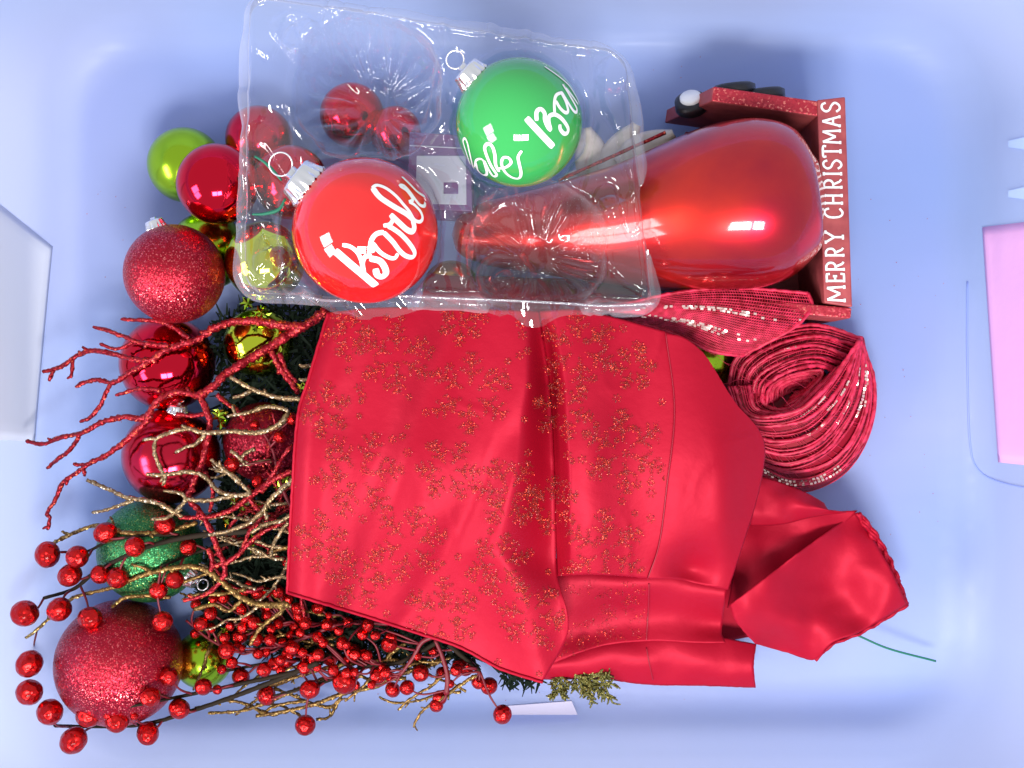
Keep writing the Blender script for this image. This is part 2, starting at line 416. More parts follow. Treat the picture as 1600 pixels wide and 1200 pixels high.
def ball(name, px, py, rp, m, label, category, z=None, group=None, cap=None, capr=.20, capm=None, ring=True, parts=True):
    k = rp * K
    if z is None: z = k / (1 + k / H)
    r = rp * sc(z); c = P(px, py, z)
    t = thing(name, label, category, (c.x, c.y, c.z - r), group)
    b = bpy.data.objects.new('ball_shell', SPH.copy()); b.data.materials.append(m)
    # keep texture scale in metres: bake the radius into the mesh
    b.data.transform(Matrix.Scale(r, 4)); COL.objects.link(b); b.parent = t; b.location = (0, 0, r); ROOT[b] = ROOT[t]
    BALLS.append((c, r))
    if cap:
        ax = Vector(cap).normalized()
        q = ax.to_track_quat('Z', 'Y').to_euler(); b.rotation_euler = q
        cv, cf = cap_mesh(r * capr, r * capr * .95)
        base = c + ax * r * math.sqrt(max(.1, 1 - capr ** 2)) * .975
        co = mk('cap', orient(cv, base, ax), cf, capm or M_silver, t)
        solid(co, .0004)
        if ring:
            tip = base + ax * r * capr * 1.15
            rr = r * capr * .54
            sd = ax.cross(Vector((0, 0, 1))).normalized()
            upv = sd.cross(ax)
            mbx = MB()
            plane = (sd * .96 + upv * .25).normalized()
            mbx.tube([tip + ax * rr * (1 - .95 * math.cos(a)) * 1.0 + plane * rr * math.sin(a) for a in [2 * math.pi * i / 28 for i in range(28)]], .00045, 6, closed=True)
            mbx.build('hanging_ring', M_wire, t)
    return t, c, r
G1 = 'loose ball ornaments in the left of the bin'
ball('ball_ornament', 290, 258, 58, M_lime, 'satin lime green ball ornament behind a shiny red ball at upper left', 'ornament', group=G1, cap=(.6, -.3, .3))
ball('ball_ornament', 340, 288, 63, M_redshine, 'shiny red ball ornament overlapping the lime ball at upper left', 'ornament', z=.062, group=G1)
ball('ball_ornament', 325, 392, 60, M_lime, 'lime green ball ornament mostly hidden behind the dark red glitter ball', 'ornament', group=G1)
ball('ball_ornament', 273, 428, 77, M_gred, 'dark red glitter ball ornament with silver cap pointing up', 'ornament', z=.062, group=G1, cap=(-.30, .86, .15), capr=.20, ring=False)
ball('ball_ornament', 414, 408, 62, M_limeshine, 'shiny lime gold ball ornament under the corner of the clear tray', 'ornament', z=.050, group=G1)
ball('ball_ornament', 405, 218, 52, M_redsatin, 'red ball ornament under the left edge of the clear tray', 'ornament', group=G1)
ball('ball_ornament', 455, 285, 58, M_redshine, 'red ball ornament below the silver cap of the lettered red ornament', 'ornament', z=.045, group=G1)
ball('ball_ornament', 550, 180, 50, M_redshine, 'shiny red ball ornament seen through the empty upper left well of the tray', 'ornament', group=G1)
ball('ball_ornament', 618, 206, 40, M_redshine, 'smaller shiny red ball beside another under the empty upper left well', 'ornament', z=.026, group=G1)
ball('ball_ornament', 262, 568, 73, M_redshine, 'shiny red ball ornament beneath the red glitter branch tips', 'ornament', group=G1, cap=(.2, .9, .25))
ball('ball_ornament', 268, 712, 75, M_redsatin, 'shiny red ball ornament crossed by champagne glitter twigs', 'ornament', group=G1, cap=(.2, .9, .25))
ball('ball_ornament', 405, 535, 55, M_limeshine, 'mirror lime ball ornament between two red glitter limbs', 'ornament', group=G1)
ball('ball_ornament', 412, 690, 62, M_gred2, 'deep red glitter ball ornament beside the left edge of the red fabric', 'ornament', group=G1)
ball('ball_ornament', 235, 860, 80, M_ggreen, 'green glitter ball ornament behind red berries', 'ornament', group=G1, cap=(.8, -.45, .2))
ball('ball_ornament', 187, 1035, 97, M_gred, 'largest red glitter ball ornament at lower left among berries', 'ornament', group=G1)
ball('ball_ornament', 318, 1030, 45, M_lime, 'small lime ball ornament deep between berry stems at lower left', 'ornament', group=G1)
ball('ball_ornament', 1100, 560, 50, M_lime, 'lime ball ornament peeking between red fabric and ribbon roll', 'ornament', group=G1)
ball('ball_ornament', 705, 452, 45, M_amber, 'amber ball ornament low between the lettered red ornament and empty well', 'ornament', group=G1)

def pile_top(x, y):
    h = 0.0
    for c, r in BALLS:
        d2 = (x - c.x) ** 2 + (y - c.y) ** 2
        if d2 < r * r: h = max(h, c.z + math.sqrt(r * r - d2))
    return h

# the two lettered ornaments standing in the tray
TZ = 0.100
def hit(px, py, c, r, lift=.00025):
    o = Vector((0, 0, H)); d = (P(px, py, 0) - o).normalized()
    oc = o - c; b = oc.dot(d); q = b * b - (oc.length_squared - r * r)
    if q < 0:
        # just outside the outline: nearest point on the limb
        v = o + d * (-b) - c; return c + v.normalized() * (r + lift), v.normalized()
    p = o + d * (-b - math.sqrt(q)); n = (p - c).normalized()
    return c + n * (r + lift), n
def script(t, c, r, org, scl, strokes, name='lettering', shift=(0, 0)):
    mb = MB(); lift = .00022
    for pts, wd in strokes:
        px = [(org[0] + x / scl + shift[0], org[1] + y / scl + shift[1]) for x, y in pts]
        n = max(6, int(plen(px) / 1.6)); q = cat(px, n)
        lift += .000012
        hp = [hit(x, y, c, r, lift) for x, y in q]
        V = []; F = []
        for i, (p, nn) in enumerate(hp):
            tg = hp[min(i + 1, n - 1)][0] - hp[max(i - 1, 0)][0]
            if tg.length < 1e-8: tg = Vector((1, 0, 0))
            sd = nn.cross(tg).normalized()
            e = min(1, .72 + min(i, n - 1 - i) * .2)
            hw = wd * .45 * sc(c.z) * e
            for k in (-1, -.34, .34, 1):
                qv = p + sd * hw * k; qn = (qv - c).normalized(); V.append(c + qn * (r + lift))
        for i in range(n - 1):
            for k in range(3): F.append((i * 4 + k, i * 4 + k + 1, (i + 1) * 4 + k + 1, (i + 1) * 4 + k))
        mb.add(V, F)
    return mb.build(name, M_white, t)
tR, cR, rR = ball('lettered_ornament', 571, 361, 113, M_redpaint, 'large glossy red ornament with white script lettering in the clear tray', 'ornament', z=TZ + .006, group='lettered ornaments in the clear tray', cap=(-.77, .60, .22), capr=.30)
script(tR, cR, rR, (480, 260), 6.0, [
    ([(262, 790), (400, 910), (520, 1010), (645, 1118)], 14),
    ([(330, 735), (400, 750), (462, 795), (500, 860), (520, 940), (532, 1000)], 7),
    ([(532, 1000), (518, 905), (545, 845), (605, 838)], 8),
    ([(585, 860), (680, 885), (728, 950), (735, 1003), (697, 1033), (655, 1012), (640, 955)], 11),
    ([(720, 615), (650, 632), (605, 685), (592, 760), (600, 812)], 8),
    ([(612, 715), (680, 800), (760, 850), (818, 858), (848, 815)], 7),
    ([(715, 618), (800, 705), (865, 790), (925, 838), (985, 848), (1004, 805), (960, 728), (880, 640), (800, 582), (752, 560)], 8),
    ([(712, 556), (770, 545), (800, 500), (778, 456)], 7),
    ([(778, 452), (860, 530), (930, 592), (980, 610), (1000, 570), (985, 505)], 10),
    ([(612, 205), (680, 290), (800, 372), (920, 442), (990, 500)], 10),
    ([(606, 205), (655, 180), (740, 210), (830, 280), (900, 360), (955, 425), (1000, 500), (1050, 520), (1076, 488), (1058, 425), (1000, 362), (950, 335)], 6),
    ([(950, 335), (985, 312), (930, 232), (868, 188), (900, 182), (950, 232), (1000, 300), (1050, 362), (1092, 374), (1102, 340)], 6),
    ([(885, 100), (960, 172), (1030, 242), (1100, 288)], 6)])
tG, cG, rG = ball('lettered_ornament', 811, 192, 99, M_greend, 'glossy green ornament with white script lettering in the clear tray', 'ornament', z=TZ + .004, group='lettered ornaments in the clear tray', cap=(-.74, .68, .22), capr=.26)
script(tG, cG, rG, (700, 80), 5.4545, [
    ([(650, 585), (760, 705), (880, 832)], 11),
    ([(738, 610), (738, 535), (772, 510), (805, 545), (808, 600), (832, 660), (862, 694)], 7),
    ([(858, 690), (840, 620), (845, 572), (892, 556), (950, 592), (1000, 662), (1000, 708), (970, 718), (938, 680), (935, 640)], 7),
    ([(890, 545), (888, 455), (905, 392), (958, 368)], 5.5),
    ([(900, 440), (935, 500), (980, 540), (1004, 525), (985, 450), (950, 380)], 6),
    ([(950, 365), (1000, 450), (1045, 520), (1072, 538), (1075, 500), (1020, 400), (958, 300)], 5.5),
    ([(985, 330), (1040, 400), (1088, 470)], 5),
    ([(806, 150), (920, 230), (1010, 310), (1070, 400), (1100, 462)], 5),
    ([(178, 985), (152, 905), (130, 835), (116, 780), (132, 757), (152, 795), (168, 865), (190, 960), (205, 1020)], 4),
    ([(212, 1000), (228, 942), (270, 932), (302, 962)], 4),
    ([(222, 955), (245, 1032), (292, 1068), (318, 1050), (292, 945), (332, 1022), (372, 1078), (404, 1070)], 5),
    ([(404, 1068), (350, 982), (312, 892), (300, 832), (330, 802), (366, 832), (386, 902), (392, 980), (420, 1040)], 6),
    ([(420, 1012), (480, 1000), (522, 962), (500, 922), (456, 922), (442, 972), (472, 1042), (532, 1088), (588, 1094), (606, 1050), (590, 970), (582, 912), (612, 862)], 5)], shift=(3, -3))

# ------------------------------------------------------------------ clear tray
TC = [Vector(P(383, -18, TZ)), Vector(P(980, 76, TZ)), Vector(P(1025, 480, TZ)), Vector(P(375, 456, TZ))]   # TL TR BR BL
WELLS = [(575, 140, 118, .040, 19, .0030), (811, 192, 107, .037, 0, .0008), (571, 361, 122, .041, 0, .0008), (838, 388, 112, .036, 23, .0030)]
WP = [(P(a, b, TZ), c * sc(TZ), d, n, f) for a, b, c, d, n, f in WELLS]
def tray_h(x, y):
    h = 0.0
    for c, r, dep, nf, fa in WP:
        dx = x - c.x; dy = y - c.y; d = math.hypot(dx, dy) / (r * (1 + .07 * noise.noise(Vector((dx * 60, dy * 60, r * 90)))))
        if d < 1:
            g = (1 - d ** 2.6) ** .62
            h = -dep * g
            a = math.atan2(dy, dx)
            wv = math.sin(math.pi * min(1, max(0, (d - .22) / .78))) if d > .22 else 0
            a += .35 * noise.noise(Vector((math.cos(a) * 1.7, math.sin(a) * 1.7, d * 1.2 + nf)))
            if nf: h += fa * (1 + .8 * noise.noise(Vector((math.cos(a) * 3, math.sin(a) * 3, nf)))) * wv * abs(math.sin(nf * a / 2)) * 1.6 + .0006 * noise.noise(Vector((x * 180, y * 180, 0)))
        elif d < 1.13:
            h += .0016 * math.sin(math.pi * (d - 1) / .13)
    return h
KN = [(P(787, 428, TZ), 50 * sc(TZ)), (P(733, 318, TZ), 30 * sc(TZ)), (P(476, 66, TZ), 36 * sc(TZ)), (P(957, 118, TZ), 30 * sc(TZ)), (P(955, 330, TZ), 26 * sc(TZ)), (P(420, 415, TZ), 30 * sc(TZ))]
def tray_z(x, y):
    h = tray_h(x, y)
    for i, (c, r) in enumerate(KN):
        d = math.hypot(x - c.x, y - c.y) / r
        if i == 0:
            if d < 1.15:
                h += .0070 * math.exp(-((d - .85) / .14) ** 2) + .0030 * math.exp(-((d - .52) / .07) ** 2) + .0080 * max(0, 1 - (d / .34) ** 2)
        elif d < 1: h += .0065 * (1 - d ** 3) ** .8
    h += .0030 * max(0, .16 - abs(noise.noise(Vector((x * 38, y * 38, 5.5))))) / .16 - .0022 * max(0, .12 - abs(noise.noise(Vector((x * 60, y * 30, 11.5))))) / .12
    h += .0014 * noise.noise(Vector((x * 55, y * 55, 1.7))) + .0003 * noise.noise(Vector((x * 170, y * 170, 4.1)))
    return TZ + h
tray = thing('blister_tray', 'clear vacuum formed plastic ornament tray with four round wells, two holding ornaments', 'tray', (P(690, 250, .06).x, P(690, 250, .06).y, .06))
NU, NV = 260, 190
V = []; F = []
cr = 0.10
for j in range(NV + 1):
    for i in range(NU + 1):
        a = -1 + 2 * i / NU; b = -1 + 2 * j / NV
        # round the corners
        ca, cb = 1 - cr, 1 - cr * 1.5
        da = (abs(a) - ca) / cr; db = (abs(b) - cb) / (cr * 1.5)
        if da > 0 and db > 0:
            m_ = max(da, db) / math.hypot(da, db)
            a = math.copysign(ca + da * m_ * cr, a); b = math.copysign(cb + db * m_ * cr * 1.5, b)
        ed = min(1 - abs(a), (1 - abs(b)) * .7)
        if da > 0 and db > 0: ed = cr * (1 - max(da, db))
        u = (a + 1) / 2; v = (b + 1) / 2
        p = TC[0] * (1 - u) * (1 - v) + TC[1] * u * (1 - v) + TC[2] * u * v + TC[3] * (1 - u) * v
        z = tray_z(p.x, p.y)
        if ed < .026: z -= .0110 * (1 - ed / .026) ** 1.3 * (1 + .4 * noise.noise(Vector((p.x * 40, p.y * 40, 9))))
        elif ed < .06: z += .0020 * math.sin(math.pi * (ed - .026) / .034)
        V.append((p.x, p.y, z))
for j in range(NV):
    for i in range(NU):
        a = j * (NU + 1) + i; F.append((a, a + NU + 1, a + NU + 2, a + 1))
tr_o = mk('well_sheet', V, F, M_clear, tray); TRV = V
# wavy skirt along the near edge of the tray
top = cat([(470, 462), (520, 470), (610, 463), (700, 466), (800, 470), (880, 474), (950, 478), (1022, 474)], 120)
bot = cat([(500, 478), (540, 496), (600, 499), (660, 484), (720, 476), (790, 498), (838, 512), (880, 494), (950, 490), (1020, 480)], 120)
V = []; F = []
for i in range(120):
    for k in range(7):
        t = k / 6
        px = top[i][0] * (1 - t) + bot[i][0] * t; py = top[i][1] * (1 - t) + bot[i][1] * t
        z = TZ - .004 - .007 * t + .0022 * math.sin(i * .42 + 1.5 * t) * t + .0014 * math.sin(i * .9) * (1 - t)
        V.append(P(px, py, z))
for i in range(119):
    for k in range(6): F.append((i * 7 + k, i * 7 + k + 1, (i + 1) * 7 + k + 1, (i + 1) * 7 + k))
mk('skirt', V, F, M_clear, tray)
M_edge = M_clear.copy(); M_edge.name = 'clear_plastic_edge'
for n_ in M_edge.node_tree.nodes:
    if n_.type == 'MATH' and n_.operation == 'MULTIPLY_ADD' and abs(n_.inputs[2].default_value - .025) < 1e-4: n_.inputs[2].default_value = .13
ring = []
for i in range(NU + 1): ring.append(i)
for j in range(1, NV + 1): ring.append(j * (NU + 1) + NU)
for i in range(NU - 1, -1, -1): ring.append(NV * (NU + 1) + i)
for j in range(NV - 1, 0, -1): ring.append(j * (NU + 1))
RG = [Vector(TRV[i]) for i in ring]; ctr = sum(RG, Vector()) / len(RG); nR = len(RG)
V = []; F = []
for k, p in enumerate(RG):
    t_ = (RG[(k + 3) % nR] - RG[k - 3]); t_.z = 0; o_ = Vector((-t_.y, t_.x, 0)).normalized()
    if o_.dot(p - ctr) < 0: o_ = -o_
    wv = .0042 + .0030 * noise.noise(Vector((p.x * 45, p.y * 45, 3)))
    for q_, dz in ((-.0006, .0004), (.0006, .0010), (.0022, .0004), (wv, -.0012), (wv + .0012, -.0036)): V.append(p + o_ * q_ + Vector((0, 0, dz)))
for k in range(nR):
    for q_ in range(4): F.append((k * 5 + q_, k * 5 + q_ + 1, ((k + 1) % nR) * 5 + q_ + 1, ((k + 1) % nR) * 5 + q_))
mk('flange', V, F, M_edge, tray)
mb = MB(); mb.tube([P(a, b, TZ - .0032) for a, b in top], .0008, 6)
mb.build('rolled_edge', M_edge, tray)
# green ribbon thread ties at the red ornament's cap
for i, pts in enumerate(([(398, 244), (414, 254), (428, 268), (440, 282)], [(394, 335), (414, 334), (436, 327), (446, 310)])):
    mb = MB(); mb.tube([P(a, b, TZ + .004) for a, b in cat(pts, 14)], [.0011 * (1 - .5 * abs(k - 7) / 7) for k in range(14)], 6)
    tag(mb.build('thread_tie', M_gthread, None), ['short green thread tied through the red ornament ring', 'green thread end lying below the silver cap of the red ornament'][i], 'thread')

# ------------------------------------------------------------------ finial ornament and toy truck
axis_px = [(706, 367, .026, 2), (708, 367, .026, 14), (716, 367, .0262, 27), (732, 367, .027, 38), (770, 365, .029, 52), (850, 361, .033, 68), (930, 356, .044, 86), (1000, 350, .053, 103), (1070, 338, .062, 119), (1130, 325, .069, 129), (1185, 317, .073, 131), (1230, 311, .076, 119), (1262, 307, .078, 94), (1279, 304, .079, 62), (1287, 303, .080, 28), (1289, 303, .080, 2)]
q = cat([(a, b, z, r) for a, b, z, r in axis_px], 90)
mb = MB()
mb.tube([P(a, b, z) for a, b, z, r in q], [max(.3, r) * sc(z) for a, b, z, r in q], 64)
tag(mb.build('finial_ornament', M_finial, None, True, loc=P(1180, 317, .027)), 'big glossy red teardrop ornament lying in the wooden truck bed', 'ornament')
ct = P(1200, 315, 0)
truck = thing('toy_truck', 'red wooden toy truck bed with MERRY CHRISTMAS lettered tailgate', 'toy truck', (ct.x, ct.y, .004))
TT = .070
def side_board(p0, p1, nose, thick, out):
    a = P(*p0, TT); b = P(*p1, TT); d = (b - a).normalized(); nrm = Vector((-d.y, d.x, 0)) * out
    a2 = a - d * nose; a2.z = .006; b2 = b.copy(); b2.z = .006
    mb = MB(); mb.box8([a2, b2, b2 + nrm * thick, a2 + nrm * thick], [a, b, b + nrm * thick, a + nrm * thick])
    o = bev(mb.build('side_board', M_wood, truck, False), .0008); o.data.materials.append(M_woodg)
    for p_ in o.data.polygons:
        if p_.normal.z > .3: p_.material_index = 1
    return o, a, b, d, nrm
sb1, a1, b1, d1, n1 = side_board((1112, 158), (1281, 182), .018, .0085, 1)
sb2, a2_, b2_, d2, n2 = side_board((1090, 460), (1331, 481), .018, .0060, -1)
mb = MB(); tp = [P(1277, 156, TT + .0012), P(1321, 151, TT + .0012), P(1332, 480, TT + .0012), P(1288, 473, TT + .0012)]
mb.box8([Vector((v.x, v.y, .006)) for v in tp], tp)
bev(mb.build('tailgate', M_wood, truck, False), .0008)
lowq = [P(1095, 172, TT), P(1278, 190, TT), P(1288, 462, TT), P(1092, 462, TT)]
mb = MB(); mb.box8([Vector((v.x, v.y, .008)) for v in lowq], [Vector((v.x, v.y, .016)) for v in lowq])
fixn(mb.build('bed_floor', M_wood, truck, False))
def wheel(px, py, z, r, ax, hub):
    c = P(px, py, z)
    V, F = lathe([(.001, -.004), (r * .8, -.004), (r, -.0025), (r, .0025), (r * .8, .004), (r * .55, .0042), (.001, .0042)], 32)
    o = mk('wheel', orient(V, c, ax), F, M_black, truck); fixn(o)
    if hub:
        V, F = lathe([(r * .66, .0038), (r * .66, .0055), (r * .55, .0064), (.00002, .0066)], 32)
        fixn(mk('hub', orient(V, c, ax), F, M_white, o))
wheel(1146, 142, .056, .0125, (-.1, 1, .15), False)
wheel(1192, 150, .056, .0125, (-.1, 1, .15), False)
wheel(1080, 163, .046, .0095, (-.25, .75, .95), True)
# lettering, painted strokes lying on the tailgate
FONT = {
 'M': [[(.05, 0), (.12, 1)], [(.12, 1), (.5, .25)], [(.5, .25), (.88, 1)], [(.88, 1), (.95, 0)], [(-.05, 0), (.18, 0)], [(.82, 0), (1.05, 0)]],
 'E': [[(.15, 0), (.15, 1)], [(.0, 1), (.9, 1), (.92, .82)], [(.15, .52), (.68, .52)], [(.0, 0), (.9, 0), (.95, .2)], [(.68, .4), (.68, .64)]],
 'R': [[(.15, 0), (.15, 1)], [(0, 1), (.55, 1), (.85, .85), (.85, .62), (.55, .48), (.15, .48)], [(.45, .48), (.75, .1), (.98, 0)], [(0, 0), (.32, 0)]],
 'Y': [[(.08, 1), (.5, .5)], [(.92, 1), (.5, .5)], [(.5, .5), (.5, 0)], [(.3, 0), (.7, 0)], [(-.05, 1), (.22, 1)], [(.78, 1), (1.05, 1)]],
 'C': [[(.95, .75), (.85, .95), (.5, 1.02), (.15, .8), (.08, .45), (.2, .1), (.55, -.02), (.95, .15)]],
 'H': [[(.15, 0), (.15, 1)], [(.85, 0), (.85, 1)], [(.15, .5), (.85, .5)], [(0, 0), (.3, 0)], [(.7, 0), (1, 0)], [(0, 1), (.3, 1)], [(.7, 1), (1, 1)]],
 'I': [[(.5, 0), (.5, 1)], [(.2, 0), (.8, 0)], [(.2, 1), (.8, 1)]],
 'S': [[(.9, .78), (.75, .98), (.4, 1.0), (.12, .8), (.25, .58), (.65, .45), (.9, .25), (.7, .02), (.35, -.02), (.08, .18)]],
 'T': [[(.5, 0), (.5, 1)], [(.28, 0), (.72, 0)], [(-.02, .82), (0, 1), (1, 1), (1.02, .82)]],
 'A': [[(.08, 0), (.5, 1)], [(.5, 1), (.92, 0)], [(.25, .38), (.75, .38)], [(-.05, 0), (.22, 0)], [(.78, 0), (1.05, 0)]],
}
SP = [('M', 471, 447), ('E', 441, 427), ('R', 423, 409), ('R', 401, 387), ('Y', 380, 361), ('C', 341, 325), ('H', 320, 303), ('R', 295, 280), ('I', 276, 267), ('S', 265, 249), ('T', 244, 229), ('M', 224, 203), ('A', 198, 181), ('S', 176, 159)]
for ch, y0, y1 in SP:
    mb = MB(); lift = TT + .0015
    for s_ in FONT[ch]:
        pts = []
        for u, v in s_:
            py = y0 + (y1 - y0) * u
            xr = 1311 + (py - 160) / 315 * 9; pts.append((xr - 27 * v, py))
        n = max(3, int(plen(pts) / 1.5) + 2); qq = cat(pts, n) if len(pts) > 3 else None
        if qq is None:
            qq = []
            for a, b in zip(pts, pts[1:]):
                m_ = max(2, int(math.dist(a, b) / 2)); qq += [(a[0] + (b[0] - a[0]) * k / m_, a[1] + (b[1] - a[1]) * k / m_) for k in range(m_ + (b == pts[-1]))]
        lift += .00003; Vv = []; Ff = []
        for i, (x, y) in enumerate(qq):
            tx = qq[min(i + 1, len(qq) - 1)][0] - qq[max(i - 1, 0)][0]; ty = qq[min(i + 1, len(qq) - 1)][1] - qq[max(i - 1, 0)][1]
            l = math.hypot(tx, ty) or 1; hw = 1.75 * (1 + .12 * noise.noise(Vector((x * .3, y * .3, 0))))
            Vv += [P(x - ty / l * hw, y + tx / l * hw, lift), P(x + ty / l * hw, y - tx / l * hw, lift)]
        for i in range(len(qq) - 1): Ff.append((2 * i, 2 * i + 1, 2 * i + 3, 2 * i + 2))
        mb.add(Vv, Ff)
    mb.build('letter', M_white, truck, False)
# cream felt flower behind the tray, with its thin red stem
fl = thing('felt_flower', 'cream felt flower with rounded petals beside the red teardrop ornament', 'flower', tuple(P(960, 255, .030)))
for i, (px, py, ang, L, Wd, z) in enumerate([(925, 246, 100, 46, 26, .040), (968, 240, 60, 52, 26, .043), (1008, 232, 28, 50, 24, .046), (930, 288, 170, 50, 28, .036), (1000, 262, -5, 60, 26, .038)]):
    V = []; F = []; ca, sa = math.cos(math.radians(ang)), math.sin(math.radians(ang))
    for a in range(15):
        for b in range(9):
            u = a / 14; v = b / 8 * 2 - 1
            hw = Wd * math.sin(math.pi * min(.97, max(.03, u)) ** .8) ** .7
            x = (u - .5) * 2 * L; y = v * hw
            V.append(P(px + x * ca - y * sa, py - (x * sa + y * ca), z - .004 * v * v + .002 * math.sin(u * 4 + i)))
    for a in range(14):
        for b in range(8): F.append((a * 9 + b, a * 9 + b + 1, (a + 1) * 9 + b + 1, (a + 1) * 9 + b))
    solid(mk('petal', V, F, M_cream, fl), .0012)
mb = MB(); mb.tube([P(x, y, z) for x, y, z in cat([(872, 282, .048), (940, 252, .052), (1000, 225, .054), (1040, 207, .055)], 20)], .0011, 6, .15)
mb.build('stem', M_redtwig, fl)
# purple and white carton below the tray
bx = thing('gift_carton', 'purple and white card carton under the clear tray between the ornaments', 'carton', tuple(P(700, 280, 0)))
zc = .045
def slab(name, pts, za, zb, m):
    mb = MB(); mb.box8([P(x, y, zb).xy.to_3d() + Vector((0, 0, za)) for x, y in pts], [P(x, y, zb) for x, y in pts])
    return bev(mb.build(name, m, bx, False), .0005)
slab('box', [(640, 206), (735, 212), (738, 330), (636, 326)], 0.001, zc, M_purple)
slab('label_panel', [(651, 243), (728, 243), (729, 320), (649, 318)], zc - .0004, zc + .0005, M_card)
slab('printed_square', [(693, 285), (716, 285), (716, 303), (693, 303)], zc + .0003, zc + .0009, M_purple)
slab('printed_line', [(640, 226), (736, 231), (736, 233), (640, 228)], zc - .0004, zc + .0006, M_card)

# ------------------------------------------------------------------ red satin fabric
def interp(tab, y):
    if y <= tab[0][0]: return tab[0][1]
    for (a, b), (c, d) in zip(tab, tab[1:]):
        if y <= c: return b + (d - b) * (y - a) / (c - a)
    return tab[-1][1]
CRE = [(480, 838), (600, 846), (740, 832), (830, 838), (900, 868), (1000, 884), (1065, 872)]
LEFT = [(485, 512), (590, 482), (650, 465), (800, 455), (925, 449), (1065, 445)]
def zs(px, py):
    t = (py - 490) / 575
    q_ = min(1, max(0, (t - .35) / .65)); q_ = q_ * q_ * (3 - 2 * q_)
    z = .086 + .005 * math.sin(math.pi * min(1, max(0, t))) - .026 * q_
    d = px - interp(CRE, py)
    l1 = interp([(480, 822), (600, 822), (740, 798), (860, 768), (905, 800), (1065, 850)], py); r1 = interp([(480, 842), (600, 858), (740, 866), (870, 868), (905, 872), (1065, 890)], py)
    amp = .021 * min(1, max(0.15, (py - 470) / 130)) * (.12 + .88 / (1 + math.exp((py - 912) / 16)))
    if px < l1: z += .003 * math.exp(-((px - l1) / 40) ** 2)
    elif px < r1:
        q_ = (px - l1) / max(1, r1 - l1); z += .003 - (amp + .003) * q_ * q_ * (3 - 2 * q_)
    else:
        q_ = min(1, (px - r1) / 26); z -= amp * (1 - q_ * q_ * (3 - 2 * q_)); z += .004 * math.exp(-((px - r1 - 60) / 40) ** 2)
    l = px - interp(LEFT, py)
    z -= .007 * max(0, 1 - l / 26) ** 2
    z += .003 * math.exp(-((l - 45) / 30) ** 2)
    if px > 1045: z -= .020 * ((px - 1045) / 145) ** 1.6
    z -= .013 * math.exp(-((px - 1078) / 34) ** 2 - ((py - 888) / 30) ** 2)
    z += .004 * math.exp(-((px - 1130) / 30) ** 2 - ((py - 800) / 80) ** 2)
    z -= .005 * math.exp(-(((px - 640) + .35 * (py - 700)) / 34) ** 2)
    z -= .004 * math.exp(-(((px - 735) + .6 * (py - 800)) / 30) ** 2) * min(1, max(.2, (py - 520) / 160))
    z += .0060 * noise.noise(Vector((px / 150, py / 230, 3.3))) + .0004 * noise.noise(Vector((px / 45, py / 60, 8.1))) + .0004 * max(0, .12 - abs(noise.noise(Vector((px / 95 + py / 300, py / 140, 12.5))))) / .12 * (1 if px > 700 else .4)
    return z
def coons(top, right, bottom, left, nu, nv, zf, wob=0.8):
    T = cat(top, nu + 1); B = cat(bottom, nu + 1); L = cat(left, nv + 1); Rr = cat(right, nv + 1)
    V = []; F = []; PX = []
    for j in range(nv + 1):
        for i in range(nu + 1):
            u = i / nu; v = j / nv
            x, y = [(1 - v) * T[i][k] + v * B[i][k] + (1 - u) * L[j][k] + u * Rr[j][k] - ((1 - u) * (1 - v) * T[0][k] + u * (1 - v) * T[-1][k] + (1 - u) * v * B[0][k] + u * v * B[-1][k]) for k in (0, 1)]
            e = min(i, nu - i, j, nv - j)
            if e == 0: x += wob * noise.noise(Vector((x * .15, y * .15, 2))); y += wob * noise.noise(Vector((x * .15, y * .15, 7)))
            PX.append((x, y, u, v)); V.append(P(x, y, zf(x, y, u, v)))
    for j in range(nv):
        for i in range(nu):
            a = j * (nu + 1) + i; F.append((a, a + nu + 1, a + nu + 2, a + 1))
    return V, F
fab = thing('satin_table_runner', 'red satin table runner with copper glitter snowflakes, folded over the decorations', 'fabric', tuple(P(820, 760, .03)))
CR_upper = [(842, 486), (858, 600), (866, 740), (868, 830), (871, 900)]
zz = lambda x, y, u, v: zs(x, y)
V, F = coons([(512, 488), (600, 480), (720, 482), (842, 486)], CR_upper + [(888, 985), (848, 1066)], [(448, 926), (545, 955), (640, 985), (720, 1012), (780, 1044), (848, 1066)], [(512, 488), (482, 590), (464, 655), (454, 800), (448, 926)], 110, 150, zz)
solid(mk('front_panel', V, F, M_satin, fab), .0006)
HEM = [(1040, 520), (1054, 640), (1042, 760), (1030, 850), (1012, 905)]
V, F = coons([(842, 486), (900, 484), (960, 496), (1046, 520)], [(x + 6, y) for x, y in HEM], [(871, 900), (920, 898), (970, 900), (1018, 905)], CR_upper, 70, 110, zz)
solid(mk('middle_panel', V, F, M_satin, fab), .0006)
V, F = coons([(1040, 519), (1070, 527), (1100, 552), (1118, 580)], [(1118, 580), (1150, 630), (1185, 670), (1196, 705), (1186, 770), (1165, 840), (1138, 922)], [(1012, 905), (1060, 905), (1100, 914), (1138, 922)], HEM, 50, 110, lambda x, y, u, v: zs(x, y) + .0013)
solid(mk('hem_border', V, F, M_satin, fab), .0006)
V, F = coons([(670, 425), (780, 432), (900, 436), (1010, 440)], [(1010, 440), (1000, 465), (985, 498)], [(650, 492), (760, 494), (880, 496), (985, 498)], [(670, 425), (660, 460), (650, 492)], 60, 20, lambda x, y, u, v: .024 + .054 * v ** .7 * (1 - .25 * u) + .004 * math.sin(u * 17 + v * 2) * (1 - v))
solid(mk('tucked_edge', V, F, M_satin, fab), .0006)
